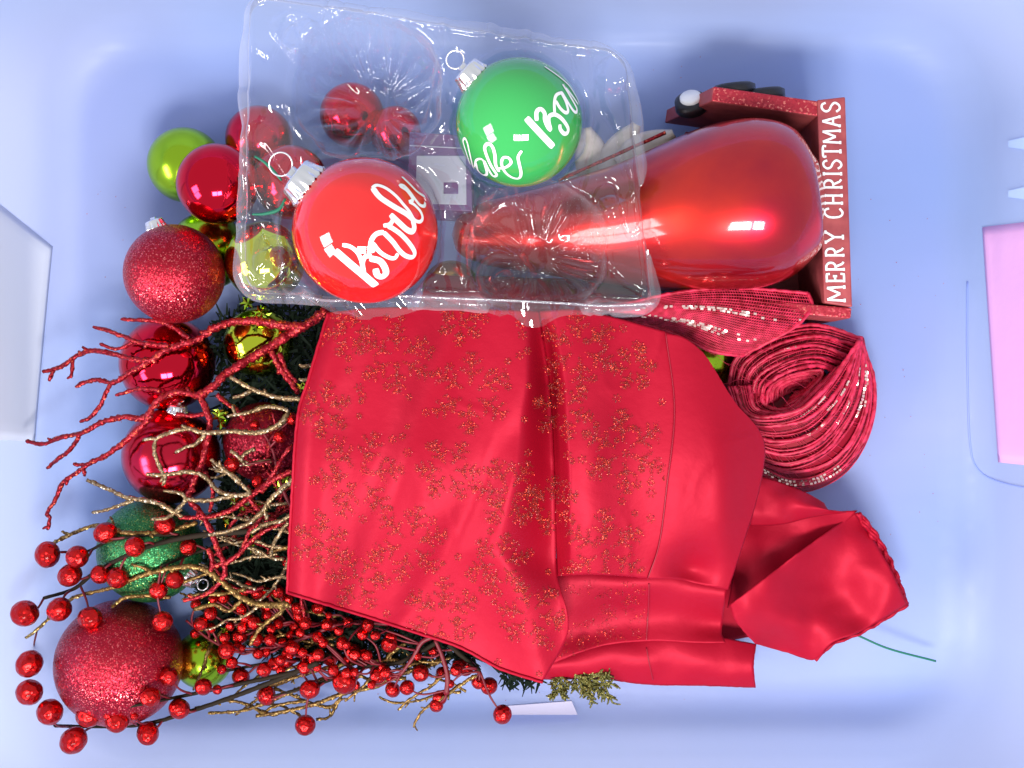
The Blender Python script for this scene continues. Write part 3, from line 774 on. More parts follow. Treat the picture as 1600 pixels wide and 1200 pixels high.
# lower folds
def zlow(x, y, u, v): return .045 - .006 * v + .0045 * math.sin(7.5 * v - .4) + .003 * math.sin(3 * v + u * 2) + .003 * noise.noise(Vector((x / 70, y / 50, 5)))
V, F = coons([(850, 872), (940, 876), (1015, 882), (1075, 890), (1138, 905)], [(1138, 905), (1132, 950), (1128, 985), (1134, 1004)], [(842, 1046), (930, 1012), (1010, 1002), (1080, 1004), (1134, 1004)], [(850, 872), (862, 940), (856, 1000), (842, 1046)], 70, 40, zlow)
solid(mk('lower_fold', V, F, M_satin, fab), .0006)
def zlow2(x, y, u, v): return .031 - .004 * v + .006 * math.sin(math.pi * v) + .002 * noise.noise(Vector((x / 60, y / 40, 9)))
V, F = coons([(850, 1030), (930, 1000), (1010, 988), (1090, 990), (1182, 1006)], [(1182, 1006), (1178, 1040), (1181, 1075)], [(846, 1062), (940, 1062), (1010, 1070), (1100, 1072), (1181, 1075)], [(850, 1030), (847, 1045), (846, 1062)], 70, 24, zlow2)
solid(mk('bottom_fold', V, F, M_satin, fab), .0006)
V, F = coons([(1060, 880), (1110, 885), (1170, 880)], [(1170, 880), (1190, 940), (1200, 990)], [(1060, 1010), (1120, 1004), (1200, 990)], [(1060, 880), (1060, 940), (1060, 1010)], 24, 24, lambda x, y, u, v: .018 + .002 * math.sin(u * 6))
solid(mk('under_layer', V, F, M_satin, fab), .0006)
# gathered tail at the right
def ztail(x, y, u, v): return .058 - .014 * v - .010 * u + .007 * math.sin(u * 5.0 + v * 3.6) + .003 * math.sin(u * 11 - v * 4) + .004 * math.exp(-((u - .5) / .15) ** 2) + .0025 * noise.noise(Vector((x / 40, y / 40, 2)))
V, F = coons([(1140, 946), (1200, 900), (1270, 848), (1336, 800)], [(1336, 800), (1362, 838), (1395, 895), (1418, 945)], [(1180, 1006), (1230, 1020), (1272, 1031), (1300, 1005), (1350, 984), (1418, 945)], [(1140, 946), (1150, 972), (1180, 1006)], 60, 46, ztail)
solid(mk('tail', V, F, M_satin, fab), .0007)
def zin(x, y, u, v): return .034 + .010 * u + .005 * math.sin(u * 4) + .002 * noise.noise(Vector((x / 40, y / 40, 6)))
V, F = coons([(1170, 800), (1230, 806), (1290, 800), (1340, 798)], [(1340, 798), (1290, 845), (1260, 880)], [(1136, 950), (1180, 930), (1220, 900), (1260, 880)], [(1170, 800), (1150, 880), (1136, 950)], 40, 30, zin)
solid(mk('inner_fold', V, F, M_satin, fab), .0006)
def zfl(x, y, u, v): return .052 - .006 * u + .006 * math.sin(v * 3.1) + .003 * noise.noise(Vector((x / 35, y / 35, 4)))
V, F = coons([(1180, 742), (1215, 752), (1260, 770), (1288, 786)], [(1288, 786), (1296, 797), (1322, 801)], [(1172, 822), (1220, 820), (1270, 808), (1322, 801)], [(1180, 742), (1178, 780), (1172, 822)], 40, 26, zfl)
solid(mk('upper_flap', V, F, M_satin, fab), .0006)
# gathered seam along the tail's outer hem
mb = MB()
for k in range(3):
    pts = cat([(1338 + k * 3, 802, 0), (1364 + k * 4, 840, 0), (1396 + k * 2, 896, 0), (1416, 944, 0)], 60)
    mb.tube([P(a + 1.5 * math.sin(i * .7 + k * 2), b, .043 - .009 * i / 60 + .001 * math.sin(i * .9 + k)) for i, (a, b, c) in enumerate(pts)], .0012, 6, .15)
pts = cat([(1418, 945), (1350, 986), (1302, 1006), (1274, 1031)], 50)
mb.tube([P(a, b + math.sin(i * .8), .0335 + .0006 * math.sin(i)) for i, (a, b) in enumerate(pts)], .0012, 6, .15)
mb.build('gathered_hem', M_satin, fab)
mb = MB()
hp = cat([(513, 489), (483, 590), (465, 655), (455, 800), (449, 926)], 120) + cat([(449, 926), (545, 955), (640, 985), (720, 1012), (780, 1044), (848, 1066)], 120)[1:]
mb.tube([P(x + .8 * noise.noise(Vector((i * .3, 0, 0))), y + .8 * noise.noise(Vector((i * .3, 9, 0))), zs(x, y) + .0004) for i, (x, y) in enumerate(hp)], [.0010 * (1 + .25 * noise.noise(Vector((i * .5, 3, 0)))) for i in range(len(hp))], 7)
mb.build('rolled_hem', M_satin, fab)
mb = MB(); mb.tube([P(x, y, zs(x, y) + .0014) for x, y in cat(HEM, 60)], .00030, 5)
mb.build('hem_stitch', M_thread2, fab)
mb = MB(); mb.tube([P(x, y, zlow(x, y, (x - 850) / 285, (y - 880) / 125) + .0006) for i, (x, y) in enumerate(cat([(1014, 912), (1013, 950), (1010, 1000)], 30))], .0004, 5)
mb.tube([P(x, y, zlow2(x, y, .5, (y - 990) / 80) + .0005) for x, y in cat([(1010, 1012), (1014, 1035), (1020, 1062)], 20)], .0003, 5); mb.build('hem_stitch', M_thread2, fab)

# glitter snowflakes lying on the satin
def inpoly(x, y, poly):
    r = False; n = len(poly)
    for i in range(n):
        (x1, y1), (x2, y2) = poly[i], poly[i - 1]
        if (y1 > y) != (y2 > y) and x < (x2 - x1) * (y - y1) / (y2 - y1) + x1: r = not r
    return r
POLY_A = [(514, 492), (600, 484), (838, 490), (900, 488), (960, 500), (1036, 522), (1050, 640), (1038, 760), (1024, 850), (1010, 896), (880, 896), (884, 985), (848, 1060), (780, 1040), (700, 1002), (560, 956), (453, 922), (458, 800), (468, 655), (486, 590)]
POLY_B = [(880, 906), (1012, 912), (1012, 996), (930, 1010), (860, 1040), (880, 960)]
def snow(cx, cy, r, rot, dens):
    out = []
    for k in range(6):
        a = rot + k * math.pi / 3
        def seg(x0, y0, x1, y1, wd):
            n = max(2, int(math.hypot(x1 - x0, y1 - y0) * dens))
            for i in range(n):
                t = R(); out.append((cx + x0 + (x1 - x0) * t + random.gauss(0, wd), cy + y0 + (y1 - y0) * t + random.gauss(0, wd)))
        ca, sa = math.cos(a), math.sin(a)
        seg(ca * r * .22, sa * r * .22, ca * r, sa * r, r * .032)
        for f, l in ((.45, .30), (.70, .28), (.92, .14)):
            for sg in (-1, 1):
                b = a + sg * math.pi / 3
                seg(ca * r * f, sa * r * f, ca * r * f + math.cos(b) * r * l, sa * r * f + math.sin(b) * r * l, r * .032)
    return out
rs = random.Random(11)
big = [(975, 706, 66), (735, 615, 64), (560, 742, 70), (905, 545, 62), (945, 862, 66), (690, 962, 60), (830, 960, 52), (620, 560, 55), (500, 850, 46), (640, 850, 60), (795, 770, 56), (880, 640, 48), (560, 905, 50), (780, 880, 48), (505, 640, 44), (700, 735, 50), (545, 520, 40), (990, 575, 36), (860, 790, 46), (720, 505, 36)]
dots = []
for cx, cy, r in big: dots += snow(cx, cy, r, rs.uniform(0, 1), 3.9)
for _ in range(230):
    cx = rs.uniform(450, 1050); cy = rs.uniform(490, 1060); dots += snow(cx, cy, rs.uniform(4, 8), rs.uniform(0, 1), .45)
def flake(mb, p, s):
    n = Vector((random.gauss(0, .5), random.gauss(0, .5), 1)).normalized(); t = n.orthogonal().normalized(); b = n.cross(t)
    a0 = R() * 6.28; mb.add([p + (t * math.cos(a0 + k * math.pi / 2) + b * math.sin(a0 + k * math.pi / 2)) * s for k in range(4)], [(0, 1, 2, 3)])
mA = MB(); mB_ = MB()
for x, y in dots:
    if inpoly(x, y, POLY_A): p = P(x, y, zs(x, y) + .0007)
    else: continue
    flake(mA if R() < .5 else mB_, p, U(.00013, .00027))
for cx, cy, r in [(920, 940, 40), (975, 975, 44), (930, 985, 36), (985, 925, 24), (895, 1010, 26)]:
    for x, y in snow(cx, cy, r, rs.uniform(0, 1), .8):
        if inpoly(x, y, POLY_B):
            v = (y - 880) / 125; u = (x - 850) / 285
            flake(mA if R() < .5 else mB_, P(x, y, zlow(x, y, u, v) + .0012), U(.00013, .00027))
g1 = mA.build('glitter_print', M_flake, fab, False); g1['kind'] = 'stuff'
g2 = mB_.build('glitter_print', M_flake2, fab, False); g2['kind'] = 'stuff'

# ------------------------------------------------------------------ mesh ribbon and its roll
rib = thing('mesh_ribbon_roll', 'coiled roll of red mesh ribbon with foil threads at right of the satin fabric', 'ribbon', tuple(P(1250, 640, 0)))
mb = MB(); mb2 = MB(); sq = MB(); rb = random.Random(5)
def sweep(c0, c1, n, za, zb, hump, seed):
    """a fan of ribbon strands between an inner and an outer guide line"""
    NS = 60; A = cat(c0, NS); B = cat(c1, NS); rows = []
    for i in range(n):
        f = i / (n - 1); ph = rb.uniform(0, 6.28); row = []
        for k in range(NS):
            ff = min(1, max(0, f + .035 * math.sin(k * .09 + ph) * (0 < i < n - 1) + .02 * noise.noise(Vector((k * .06, i * 1.7, seed)))))
            x = A[k][0] + (B[k][0] - A[k][0]) * ff; y = A[k][1] + (B[k][1] - A[k][1]) * ff
            e = math.sin(math.pi * k / (NS - 1))
            z = za + (zb - za) * f + hump * e * (1 - f * .5) + .0022 * noise.noise(Vector((k * .08, i * .9, seed + 3)))
            row.append(P(x, y, max(.005, z)))
        rows.append(row)
        r = .00125 if i % 4 == 0 else rb.choice([.0003, .0004, .0006])
        mb.tube(row, r, 6, .3 if i % 4 == 0 else .1)
    V = []; F = []
    for i in range(n): V += [Vector((p.x, p.y, max(.003, p.z - .0022))) for p in rows[i]]
    for i in range(n - 1):
        for k in range(NS - 1): F.append((i * NS + k, i * NS + k + 1, (i + 1) * NS + k + 1, (i + 1) * NS + k))
    solid(mk('ribbon_band', V, F, M_thread2, rib), .0005)
    for i in range(n - 1):
        for k in range(0, NS - 1):
            if rb.random() < .5: mb2.tube([rows[i][k] - Vector((0, 0, .0006)), rows[i + 1][min(k + 1, NS - 1)] - Vector((0, 0, .0006))], .00022, 3, cap=False)
    return rows
rA = sweep([(1192, 632), (1196, 604), (1230, 581), (1275, 571), (1304, 580)], [(1138, 622), (1150, 560), (1205, 523), (1275, 508), (1347, 529)], 17, .040, .034, .012, 1)
rB = sweep([(1193, 600), (1192, 628), (1214, 640), (1240, 634), (1262, 612), (1290, 590)], [(1138, 604), (1158, 648), (1205, 657), (1250, 644), (1294, 606), (1330, 556)], 11, .040, .052, .006, 2)
rC = sweep([(1160, 650), (1205, 650), (1250, 640), (1291, 605), (1325, 558), (1343, 531)], [(1182, 742), (1245, 770), (1315, 744), (1358, 682), (1369, 606), (1346, 528)], 27, .050, .014, .008, 3)
# dark disc added for shade in the hole; outer side down to the floor
for c_, z_ in (((1245, 608), .030),):
    V = [P(1240 + 62 * math.cos(a), 606 + 38 * math.sin(a), z_ + .012 * (k % 2)) for k, a in enumerate([2 * math.pi * i / 24 for i in range(24)])] + [P(1243, 608, .020)]
    mk('dark_core_disc', V, [(k, (k + 1) % 24, 24) for k in range(24)], M_thread2, rib)
side = rC[-1] + rA[-1][::-1]
V = [Vector((p.x, p.y, p.z - .002)) for p in side] + [Vector((p.x * .99, p.y * .99, .002)) for p in side]; ns_ = len(side)
mk('outer_turn', V, [(k, (k + 1) % ns_, ns_ + (k + 1) % ns_, ns_ + k) for k in range(ns_)], M_thread2, rib)
for k in range(16):
    f = k / 15
    pts = cat([(1196 + 42 * f, 634 - 22 * f), (1206 + 30 * f, 602 + 6 * f), (1242, 584 + 22 * f), (1286 - 34 * f, 580 + 26 * f), (1262 - 10 * f, 612 - 2 * f), (1226 + 14 * f, 636 - 22 * f)], 40)
    mb.tube([P(x + 1.5 * noise.noise(Vector((x * .1, y * .1, k))), y + 1.5 * noise.noise(Vector((x * .1, y * .1, k + 9))), .044 - .016 * f) for x, y in pts], .0011 if k % 3 == 0 else .0005, 6, .25)
mb.build('edge_cord', M_thread, rib); g = mb2.build('mesh_weave', M_thread, rib); g['kind'] = 'stuff'
def sequin(p, t, l, w_):
    t = t.normalized(); n = Vector((random.gauss(0, .25), random.gauss(0, .25), 1)).normalized(); s = n.cross(t).normalized(); t = s.cross(n)
    sq.add([p - t * l - s * w_, p + t * l - s * w_, p + t * l + s * w_, p - t * l + s * w_], [(0, 1, 2, 3)])
for rows, i, k0, k1 in ((rC, 3, 22, 34), (rC, 7, 30, 44), (rC, 8, 20, 28), (rC, 12, 30, 40), (rC, 13, 44, 50), (rC, 17, 38, 50), (rC, 18, 36, 52), (rC, 19, 40, 50), (rC, 22, 3, 24), (rC, 23, 2, 26), (rC, 24, 6, 22), (rA, 8, 30, 36)):
    for k in range(k0, k1):
        if rb.random() < .75: sequin(rows[i][k] + Vector((0, 0, .0010)), rows[i][k + 1] - rows[i][k], .0008, .0006)
# loose end running left under the tray
def zr_(x, y, u, v): return .078 - .012 * u + .007 * math.sin(math.pi * v) - .004 * v + .0025 * math.sin(u * 9) * v
rt = [(905, 486), (980, 474), (1060, 457), (1150, 450), (1262, 458)]; rbm = [(905, 492), (980, 500), (1050, 520), (1110, 548), (1160, 556)]
rr_ = [(1262, 458), (1268, 480), (1240, 512), (1160, 556)]; rl_ = [(905, 486), (905, 489), (905, 492)]
V, F = coons(rt, rr_, rbm, rl_, 90, 26, zr_)
mb = MB()
for j in range(27):
    row = [V[j * 91 + i] for i in range(91)]
    mb.tube(row, .0011 if j in (0, 26) else .00046, 5 if j in (0, 26) else 3, .15 if j in (0, 26) else 0)
    if j in (8, 9, 17, 18, 19):
        for i in range(1, 90):
            if R() < (.42 if 40 < i < 70 else .10): sequin(row[i] + Vector((0, 0, .0006)), row[min(i + 1, 90)] - row[i - 1], .00085, .0006)
mb.tube([V[j * 91 + 90] for j in range(27)], .0011, 5, .15)
for i in range(2, 90): mb.tube([V[j * 91 + i] for j in range(27)],   .00038, 3, cap=False)
g = mb.build('loose_end', M_thread, rib)
g = sq.build('foil_thread', M_sequin, rib, False); g['kind'] = 'stuff'
# stray fibres
mb = MB()
for _ in range(14):
    x, y = U(1130, 1230), U(560, 640); pts = [(x, y, .066)]
    a = U(0, 6.28)
    for k in range(5): a += U(-.7, .7); pts.append((pts[-1][0] + 12 * math.cos(a), pts[-1][1] + 12 * math.sin(a), U(.060, .074)))
    mb.tube([P(*q_) for q_ in cat(pts, 16)], .00014, 3, cap=False)
mb.build('stray_fibre', M_thread, rib)

# ------------------------------------------------------------------ twigs
def tz(org, s): return lambda x, y: (org[0] + x / s, org[1] + y / s)
A7 = tz((20, 470), 3.2); A8 = tz((0, 780), 2.857); A1 = tz((400, 860), 2.857)
def zbase(x, base):
    return base - .018 * max(0, min(1, (230 - x) / 200))
def twig(mb, pts, r0, r1, base, conv=None, jit=.27, sides=7, stubs=0, rest=True):
    px = [conv(*p) if conv else p for p in pts]
    n = max(8, int(plen(px) / 3.2)); q = cat(px, n)
    zsq = []
    for x, y in q:
        z = zbase(x, base); p = P(x, y, z)
        if rest: z = max(z, pile_top(p.x, p.y) + .0022)
        zsq.append(z)
    for _ in range(6): zsq = [max(zsq[i], (zsq[max(i - 1, 0)] + zsq[i] * 2 + zsq[min(i + 1, n - 1)]) / 4) for i in range(n)]
    zz_ = [zsq[i] + .0016 * noise.noise(Vector((q[i][0] / 18, q[i][1] / 18, base * 99))) for i in range(n)]
    P3 = [P(x + .9 * noise.noise(Vector((x / 7, y / 7, 1))), y + .9 * noise.noise(Vector((x / 7, y / 7, 5))), z) for (x, y), z in zip(q, zz_)]
    rad = [(r0 + (r1 - r0) * i / (n - 1)) * K * .98 * (1 + .22 * noise.noise(Vector((i * .35, r0, base * 50)))) for i in range(n)]
    rad[-1] *= .7
    mb.tube(P3, rad, sides, jit)
    for _ in range(stubs):
        i = random.randrange(n // 5, n - 1); d = (P3[min(i + 1, n - 1)] - P3[i - 1]).normalized()
        sd = Vector((-d.y, d.x, 0)) * random.choice((-1, 1)); L = U(5, 11) * K
        e = P3[i] + (d * .7 + sd * .8 + Vector((0, 0, U(-.2, .5)))) * L
        mb.tube([P3[i], (P3[i] + e) / 2 + Vector((0, 0, .0006)), e], [rad[i] * .8, rad[i] * .7, rad[i] * .5], 6, jit)
tw = thing('glitter_branch', 'red glitter coral branch fanning out to the left from under the fabric', 'branch', tuple(P(480, 500, .06)), 'glitter twigs')
def limb(t, m, pts, r0, r1, base, conv, stubs=1):
    mb = MB(); twig(mb, pts, r0, r1, base, conv, stubs=stubs); return mb.build('twig', m, t)
for pts, r0, r1 in [
    ([(1575, 45), (1500, 100), (1440, 128), (1330, 120), (1200, 100), (1080, 110), (1000, 140), (930, 190), (850, 215), (760, 250), (690, 300), (600, 350), (540, 390), (490, 410), (430, 395), (370, 405), (315, 430)], 7.5, 3.2),
    ([(490, 410), (470, 450), (440, 520), (390, 580), (335, 605)], 3.6, 2.8),
    ([(880, 190), (800, 130), (720, 100), (620, 95), (540, 92)], 4, 2.6),
    ([(780, 225), (640, 210), (560, 180), (480, 150), (400, 130)], 4, 2.8),
    ([(600, 208), (520, 240), (435, 215)], 3.2, 2.4),
    ([(720, 300), (600, 292), (500, 265), (400, 250), (330, 270), (240, 330), (150, 355)], 4.4, 3.2),
    ([(205, 345), (190, 375), (183, 402)], 3, 2.6), ([(300, 290), (298, 340), (290, 388)], 3, 2.6),
    ([(1450, 125), (1350, 190), (1250, 250), (1150, 310), (1060, 370), (1000, 430), (930, 470), (850, 455), (760, 475), (700, 530), (680, 570), (630, 590), (560, 580), (440, 610), (350, 660), (250, 680), (150, 715), (65, 700)], 7.5, 3),
    ([(340, 665), (280, 750), (215, 800), (170, 840)], 3.6, 2.6),
    ([(690, 575), (620, 650), (540, 720), (470, 770), (380, 815), (320, 860), (250, 910), (210, 1000), (172, 1060), (185, 1085), (175, 1145)], 4.8, 2.8),
    ([(385, 815), (340, 820), (300, 815)], 3.4, 2.6), ([(350, 835), (358, 860), (360, 878)], 3, 2.4),
    ([(740, 445), (640, 440), (570, 455), (515, 472)], 3.8, 2.6),
    ([(930, 465), (960, 530), (985, 610), (970, 700), (950, 800), (900, 920), (880, 990), (940, 1060), (1005, 1175)], 4.8, 4.2),
    ([(1290, 250), (1340, 340), (1400, 420), (1430, 465)], 5.5, 4), ([(1330, 260), (1370, 350), (1420, 410)], 4, 3),
    ([(960, 855), (1000, 945), (985, 1060)], 3.6, 2.6),
    ([(1395, 850), (1280, 910), (1180, 980), (1100, 1040), (980, 1080), (830, 1085)], 5, 3),
    ([(1240, 960), (1300, 870), (1350, 780), (1400, 720)], 4, 3),
    ([(1000, 1170), (1020, 1230), (1060, 1330), (1040, 1400), (960, 1470), (850, 1500)], 4.5, 3),
    ([(975, 1240), (1000, 1300), (990, 1360)], 4, 3), ([(1180, 985), (1240, 1080), (1180, 1160), (1150, 1250)], 3.6, 2.8),
    ([(820, 565), (900, 575), (980, 560)], 3.6, 3), ([(1020, 470), (1080, 520), (1120, 545), (1160, 600)], 4, 3),
    ([(1000, 1330), (1100, 1290), (1230, 1170), (1390, 1090)], 4, 3)]:
    limb(tw, M_redtwig, pts, r0, r1, .060, A7, 2 if len(pts) > 6 else (1 if R() < .4 else 0))
tg = thing('glitter_branch', 'champagne gold glitter twigs crossing the red balls left of the fabric', 'branch', tuple(P(440, 660, .06)), 'glitter twigs')
for pts, r0, r1 in [
    ([(1460, 492), (1330, 485), (1250, 460), (1190, 440), (1140, 410), (1085, 378)], 4.2, 3.0), ([(1195, 450), (1150, 470), (1100, 485)], 3, 2.4),
    ([(1370, 575), (1368, 545), (1270, 530), (1170, 560), (1070, 578)], 3.6, 2.6), ([(1115, 570), (1105, 545), (1098, 522)], 2.8, 2.2),
    ([(1372, 565), (1350, 600), (1310, 630), (1220, 660), (1100, 652), (960, 660), (880, 640), (800, 655), (720, 690), (710, 760), (740, 840), (762, 880), (750, 922)], 4.2, 2.6),
    ([(725, 690), (690, 690), (650, 695)], 2.8, 2.2), ([(965, 665), (920, 712), (860, 735), (812, 758)], 3.2, 2.4), ([(885, 642), (862, 632), (842, 622)], 2.8, 2.2),
    ([(670, 865), (740, 872), (880, 855), (960, 880), (1020, 945), (1090, 970), (1185, 962), (1100, 880), (1040, 830), (988, 792)], 3.2, 3.2),
    ([(370, 895), (450, 930), (560, 980), (620, 990), (720, 1010), (800, 1050), (850, 1080)], 2.8, 3.8), ([(600, 998), (540, 1020), (480, 1042), (395, 1060)], 3, 2.4),
    ([(860, 1010), (862, 985), (830, 960), (755, 950)], 3.2, 2.4), ([(860, 1005), (780, 1080), (690, 1092)], 3, 2.4),
    ([(1410, 890), (1300, 980), (1250, 1050), (1180, 1110), (1080, 1150), (980, 1172)], 4.4, 2.8), ([(1255, 1045), (1268, 1070), (1270, 1095)], 3, 2.4),
    ([(1500, 320), (1460, 328), (1432, 318)], 3, 2.4), ([(1500, 385), (1460, 395), (1428, 390)], 3, 2.4),
    ([(1410, 1060), (1340, 1100), (1260, 1120), (1190, 1160)], 3.4, 2.6), ([(1380, 1105), (1330, 1170), (1300, 1230), (1290, 1290)], 3.2, 2.4),
    ([(860, 990), (960, 1000), (1060, 985), (1180, 965)], 3, 3), ([(1090, 750), (1130, 780), (1160, 820)], 3, 2.4),
    ([(1140, 900), (1080, 860), (1010, 850)], 2.8, 2.2)]:
    limb(tg, M_gold, pts, r0, r1, .065, A7, 1 if len(pts) > 5 else 0)
rt_ = random.Random(77)
def clutter(t, m, cnt, x0, x1, y0, y1, r0, zb):
    for _ in range(cnt):
        x = rt_.uniform(x0, x1); y = rt_.uniform(y0, y1); a = rt_.uniform(2.3, 4.0); pts = [(x, y)]
        for k in range(5): a += rt_.uniform(-.55, .55); pts.append((pts[-1][0] + 20 * math.cos(a), pts[-1][1] + 20 * math.sin(a)))
        mb = MB(); twig(mb, pts, r0, r0 * .6, zb + rt_.uniform(-.012, 0), stubs=2); mb.build('twig', m, t)
clutter(tw, M_redtwig, 13, 400, 500, 720, 930, 3.6, .052)
clutter(tg, M_gold, 14, 390, 500, 700, 950, 3.0, .056)
tb = thing('glitter_branch', 'dull old gold glitter twigs tangled with the berry sprays at lower left', 'branch', tuple(P(330, 960, .05)), 'glitter twigs')
for pts, r0, r1, b in [
    ([(240, 195), (320, 155), (430, 115), (500, 130), (560, 150), (700, 150), (800, 130), (880, 105)], 3, 3.6, .055), ([(500, 135), (505, 105), (492, 78)], 2.4, 2, .055), ([(315, 158), (295, 152), (275, 145)], 2.4, 2, .055),
    ([(115, 620), (180, 570), (220, 530), (330, 440), (500, 395), (640, 340), (790, 305), (900, 310), (990, 370), (1080, 440), (1160, 470), (1290, 470)], 2.2, 5, .060),
    ([(215, 540), (230, 490), (225, 460)], 2.6, 2, .058),
    ([(1160, 470), (1262, 488), (1180, 560), (1145, 600), (1115, 652)], 4, 2.4, .055), ([(500, 480), (560, 440), (660, 430), (760, 440)], 3, 3, .058),
    ([(840, 430), (930, 425), (1015, 420), (1100, 400)], 3, 3.4, .050), ([(865, 492), (960, 470), (1020, 500), (1080, 450)], 3, 3, .052), ([(680, 330), (640, 305), (585, 290)], 2.6, 2, .06),
    ([(870, 935), (1000, 900), (1100, 915), (1200, 960), (1300, 940)], 2.4, 3.2, .025), ([(930, 955), (1100, 940), (1300, 860), (1450, 800)], 2.4, 3.4, .028), ([(1150, 968), (1240, 920), (1371, 900)], 2.4, 3, .024),
    ([(1200, 240), (1280, 215), (1390, 200)], 3, 4, .05), ([(820, 370), (900, 340), (960, 320)], 3, 2.4, .056)]:
    mb = MB(); twig(mb, pts, r0, r1, b, A8, stubs=1 if len(pts) > 4 else 0); mb.build('twig', M_oldgold, tb)
for pts, r0, r1, b in [([(0, 740), (120, 720), (250, 690), (390, 640), (540, 605), (620, 560), (760, 520), (850, 480)], 2.6, 4.2, .026), ([(80, 615), (170, 650), (240, 680), (330, 700), (380, 660)], 2.4, 3, .022), ([(270, 755), (330, 740), (380, 650)], 2.4, 3, .022), ([(60, 600), (200, 560), (340, 520), (480, 500), (640, 490)], 2.6, 3.6, .030), ([(0, 690), (100, 690), (200, 740)], 2.4, 2.4, .020)]:
    mb = MB(); twig(mb, pts, r0, r1, b, A1, stubs=2); mb.build('twig', M_oldgold, tb)

for _ in range(22):
    x = rt_.uniform(360, 760); y = 945 + (x - 360) * .22 + rt_.uniform(-30, 75); a = rt_.uniform(2.75, 3.5); pts = [(x, y)]
    for k in range(6): a += rt_.uniform(-.4, .4); pts.append((pts[-1][0] + 22 * math.cos(a), pts[-1][1] + 22 * math.sin(a)))
    mb = MB(); twig(mb, pts, rt_.uniform(2.2, 3.6), 1.8, rt_.uniform(.012, .034), stubs=3); mb.build('twig', M_oldgold, tb)
# ------------------------------------------------------------------ berry sprays
def berry_mesh():
    prof = []
    for i in range(17):
        a = math.pi * i / 16 - math.pi / 2; prof.append((max(1e-3, math.cos(a)), math.sin(a) * 1.04))
    V, F = lathe(prof, 24)
    V = [v * (1 + .035 * noise.noise(v * 2.2)) for v in V]
    me = bpy.data.meshes.new('berry'); me.from_pydata([tuple(v) for v in V], [], F); me.polygons.foreach_set('use_smooth', [True] * len(me.polygons))
    me.materials.append(M_berry); me.update(); return me
BER = berry_mesh()
def more(cnt, poly, r0, r1, seed):
    rg = random.Random(seed); out = []; xs = [p[0] for p in poly]; ys = [p[1] for p in poly]
    while len(out) < cnt:
        x = rg.uniform(min(xs), max(xs)); y = rg.uniform(min(ys), max(ys))
        if inpoly(x, y, poly) and all(math.hypot(x - a, y - b) > 13 for a, b, c in out): out.append((x, y, rg.uniform(r0, r1)))
    return out
def spray(label, stems, berries, zlo, zhi, seed):
    rg = random.Random(seed)
    x0, y0 = stems[0][0][-1][:2]
    t = thing('berry_spray', label, 'berry spray', tuple(P(x0, y0, .02)), 'red berry sprays')
    samples = []
    for pts, base, m, rr in stems:
        n = max(10, int(plen(pts) / 5)); q = cat(pts, n); row = []
        for x, y in q:
            z = zbase(x, base); p = P(x, y, z); z = max(z, pile_top(p.x, p.y) + .0015); row.append([x, y, z])
        for _ in range(5):
            for i in range(1, n - 1): row[i][2] = max(row[i][2], (row[i - 1][2] + row[i + 1][2]) / 2 - .0002)
        mb = MB(); mb.tube([P(*r_) for r_ in row], [rr * K * (.6 + .5 * i / n) for i in range(n)], 6, .08); mb.build('stem', m, t)
        samples += row
    for x, y, r in berries:
        z = rg.uniform(zlo, zhi); rm = r * sc(z); p = P(x, y, z)
        z = max(z, .054 if x < 120 else z, pile_top(p.x, p.y) + rm * .95); rm = r * sc(z); p = P(x, y, z)
        o = bpy.data.objects.new('berry', BER); COL.objects.link(o); o.parent = t; o.location = p - ROOT[t]
        o.scale = (rm, rm, rm * rg.uniform(.95, 1.08)); o.rotation_euler = (rg.uniform(0, 6), rg.uniform(0, 6), rg.uniform(0, 6))
        best = None
        for s_ in samples:
            d = math.hypot(s_[0] - x - 30, s_[1] - y)
            if best is None or d < best[0]: best = (d, s_)
        e = P(*best[1]); mid = (p + e) / 2 + Vector((rg.uniform(-.003, .003), rg.uniform(-.003, .003), .002))
        mb = MB(); qs = cat([tuple(p), tuple(mid), tuple(e)], 10); mb.tube(qs, [.0005 + .0003 * i / 9 for i in range(10)], 5, .1)
        mb.build('stalk', M_redstem, t)
c8 = lambda L: [(*A8(x, y), r / 2.857) for x, y, r in L]
c1 = lambda L: [(*A1(x, y), r / 2.857) for x, y, r in L]
s8 = lambda L: [A8(x, y) for x, y in L]
s1 = lambda L: [A1(x, y) for x, y in L]
spray('upper berry spray with dark stems reaching over the green glitter ball', [
    (s8([(195, 442), (330, 400), (420, 330), (560, 255), (700, 200), (900, 160), (1150, 140)]), .058, M_stem, 4.5),
    (s8([(265, 237), (390, 232), (480, 190), (640, 160), (800, 160)]), .056, M_stem, 3),
    (s8([(720, 300), (900, 230), (1100, 180)]), .05, M_stem, 3),
    ([(400, 660), (425, 700), (440, 760), (470, 820)], .05, M_redstem, 3)],
    c8([(212, 247, 54), (345, 257, 50), (312, 340, 50), (470, 150, 47), (735, 115, 45), (602, 213, 45), (840, 213, 38), (447, 335, 42), (525, 350, 48), (780, 360, 40), (707, 405, 42), (110, 510, 58), (265, 492, 52), (402, 530, 50), (725, 545, 45)])
    + [(*A7(1095, 820), 12), (*A7(1225, 905), 10), (*A7(1335, 680), 10), (*A7(1395, 590), 10), (*A7(1210, 620), 8)], .052, .064, 1)
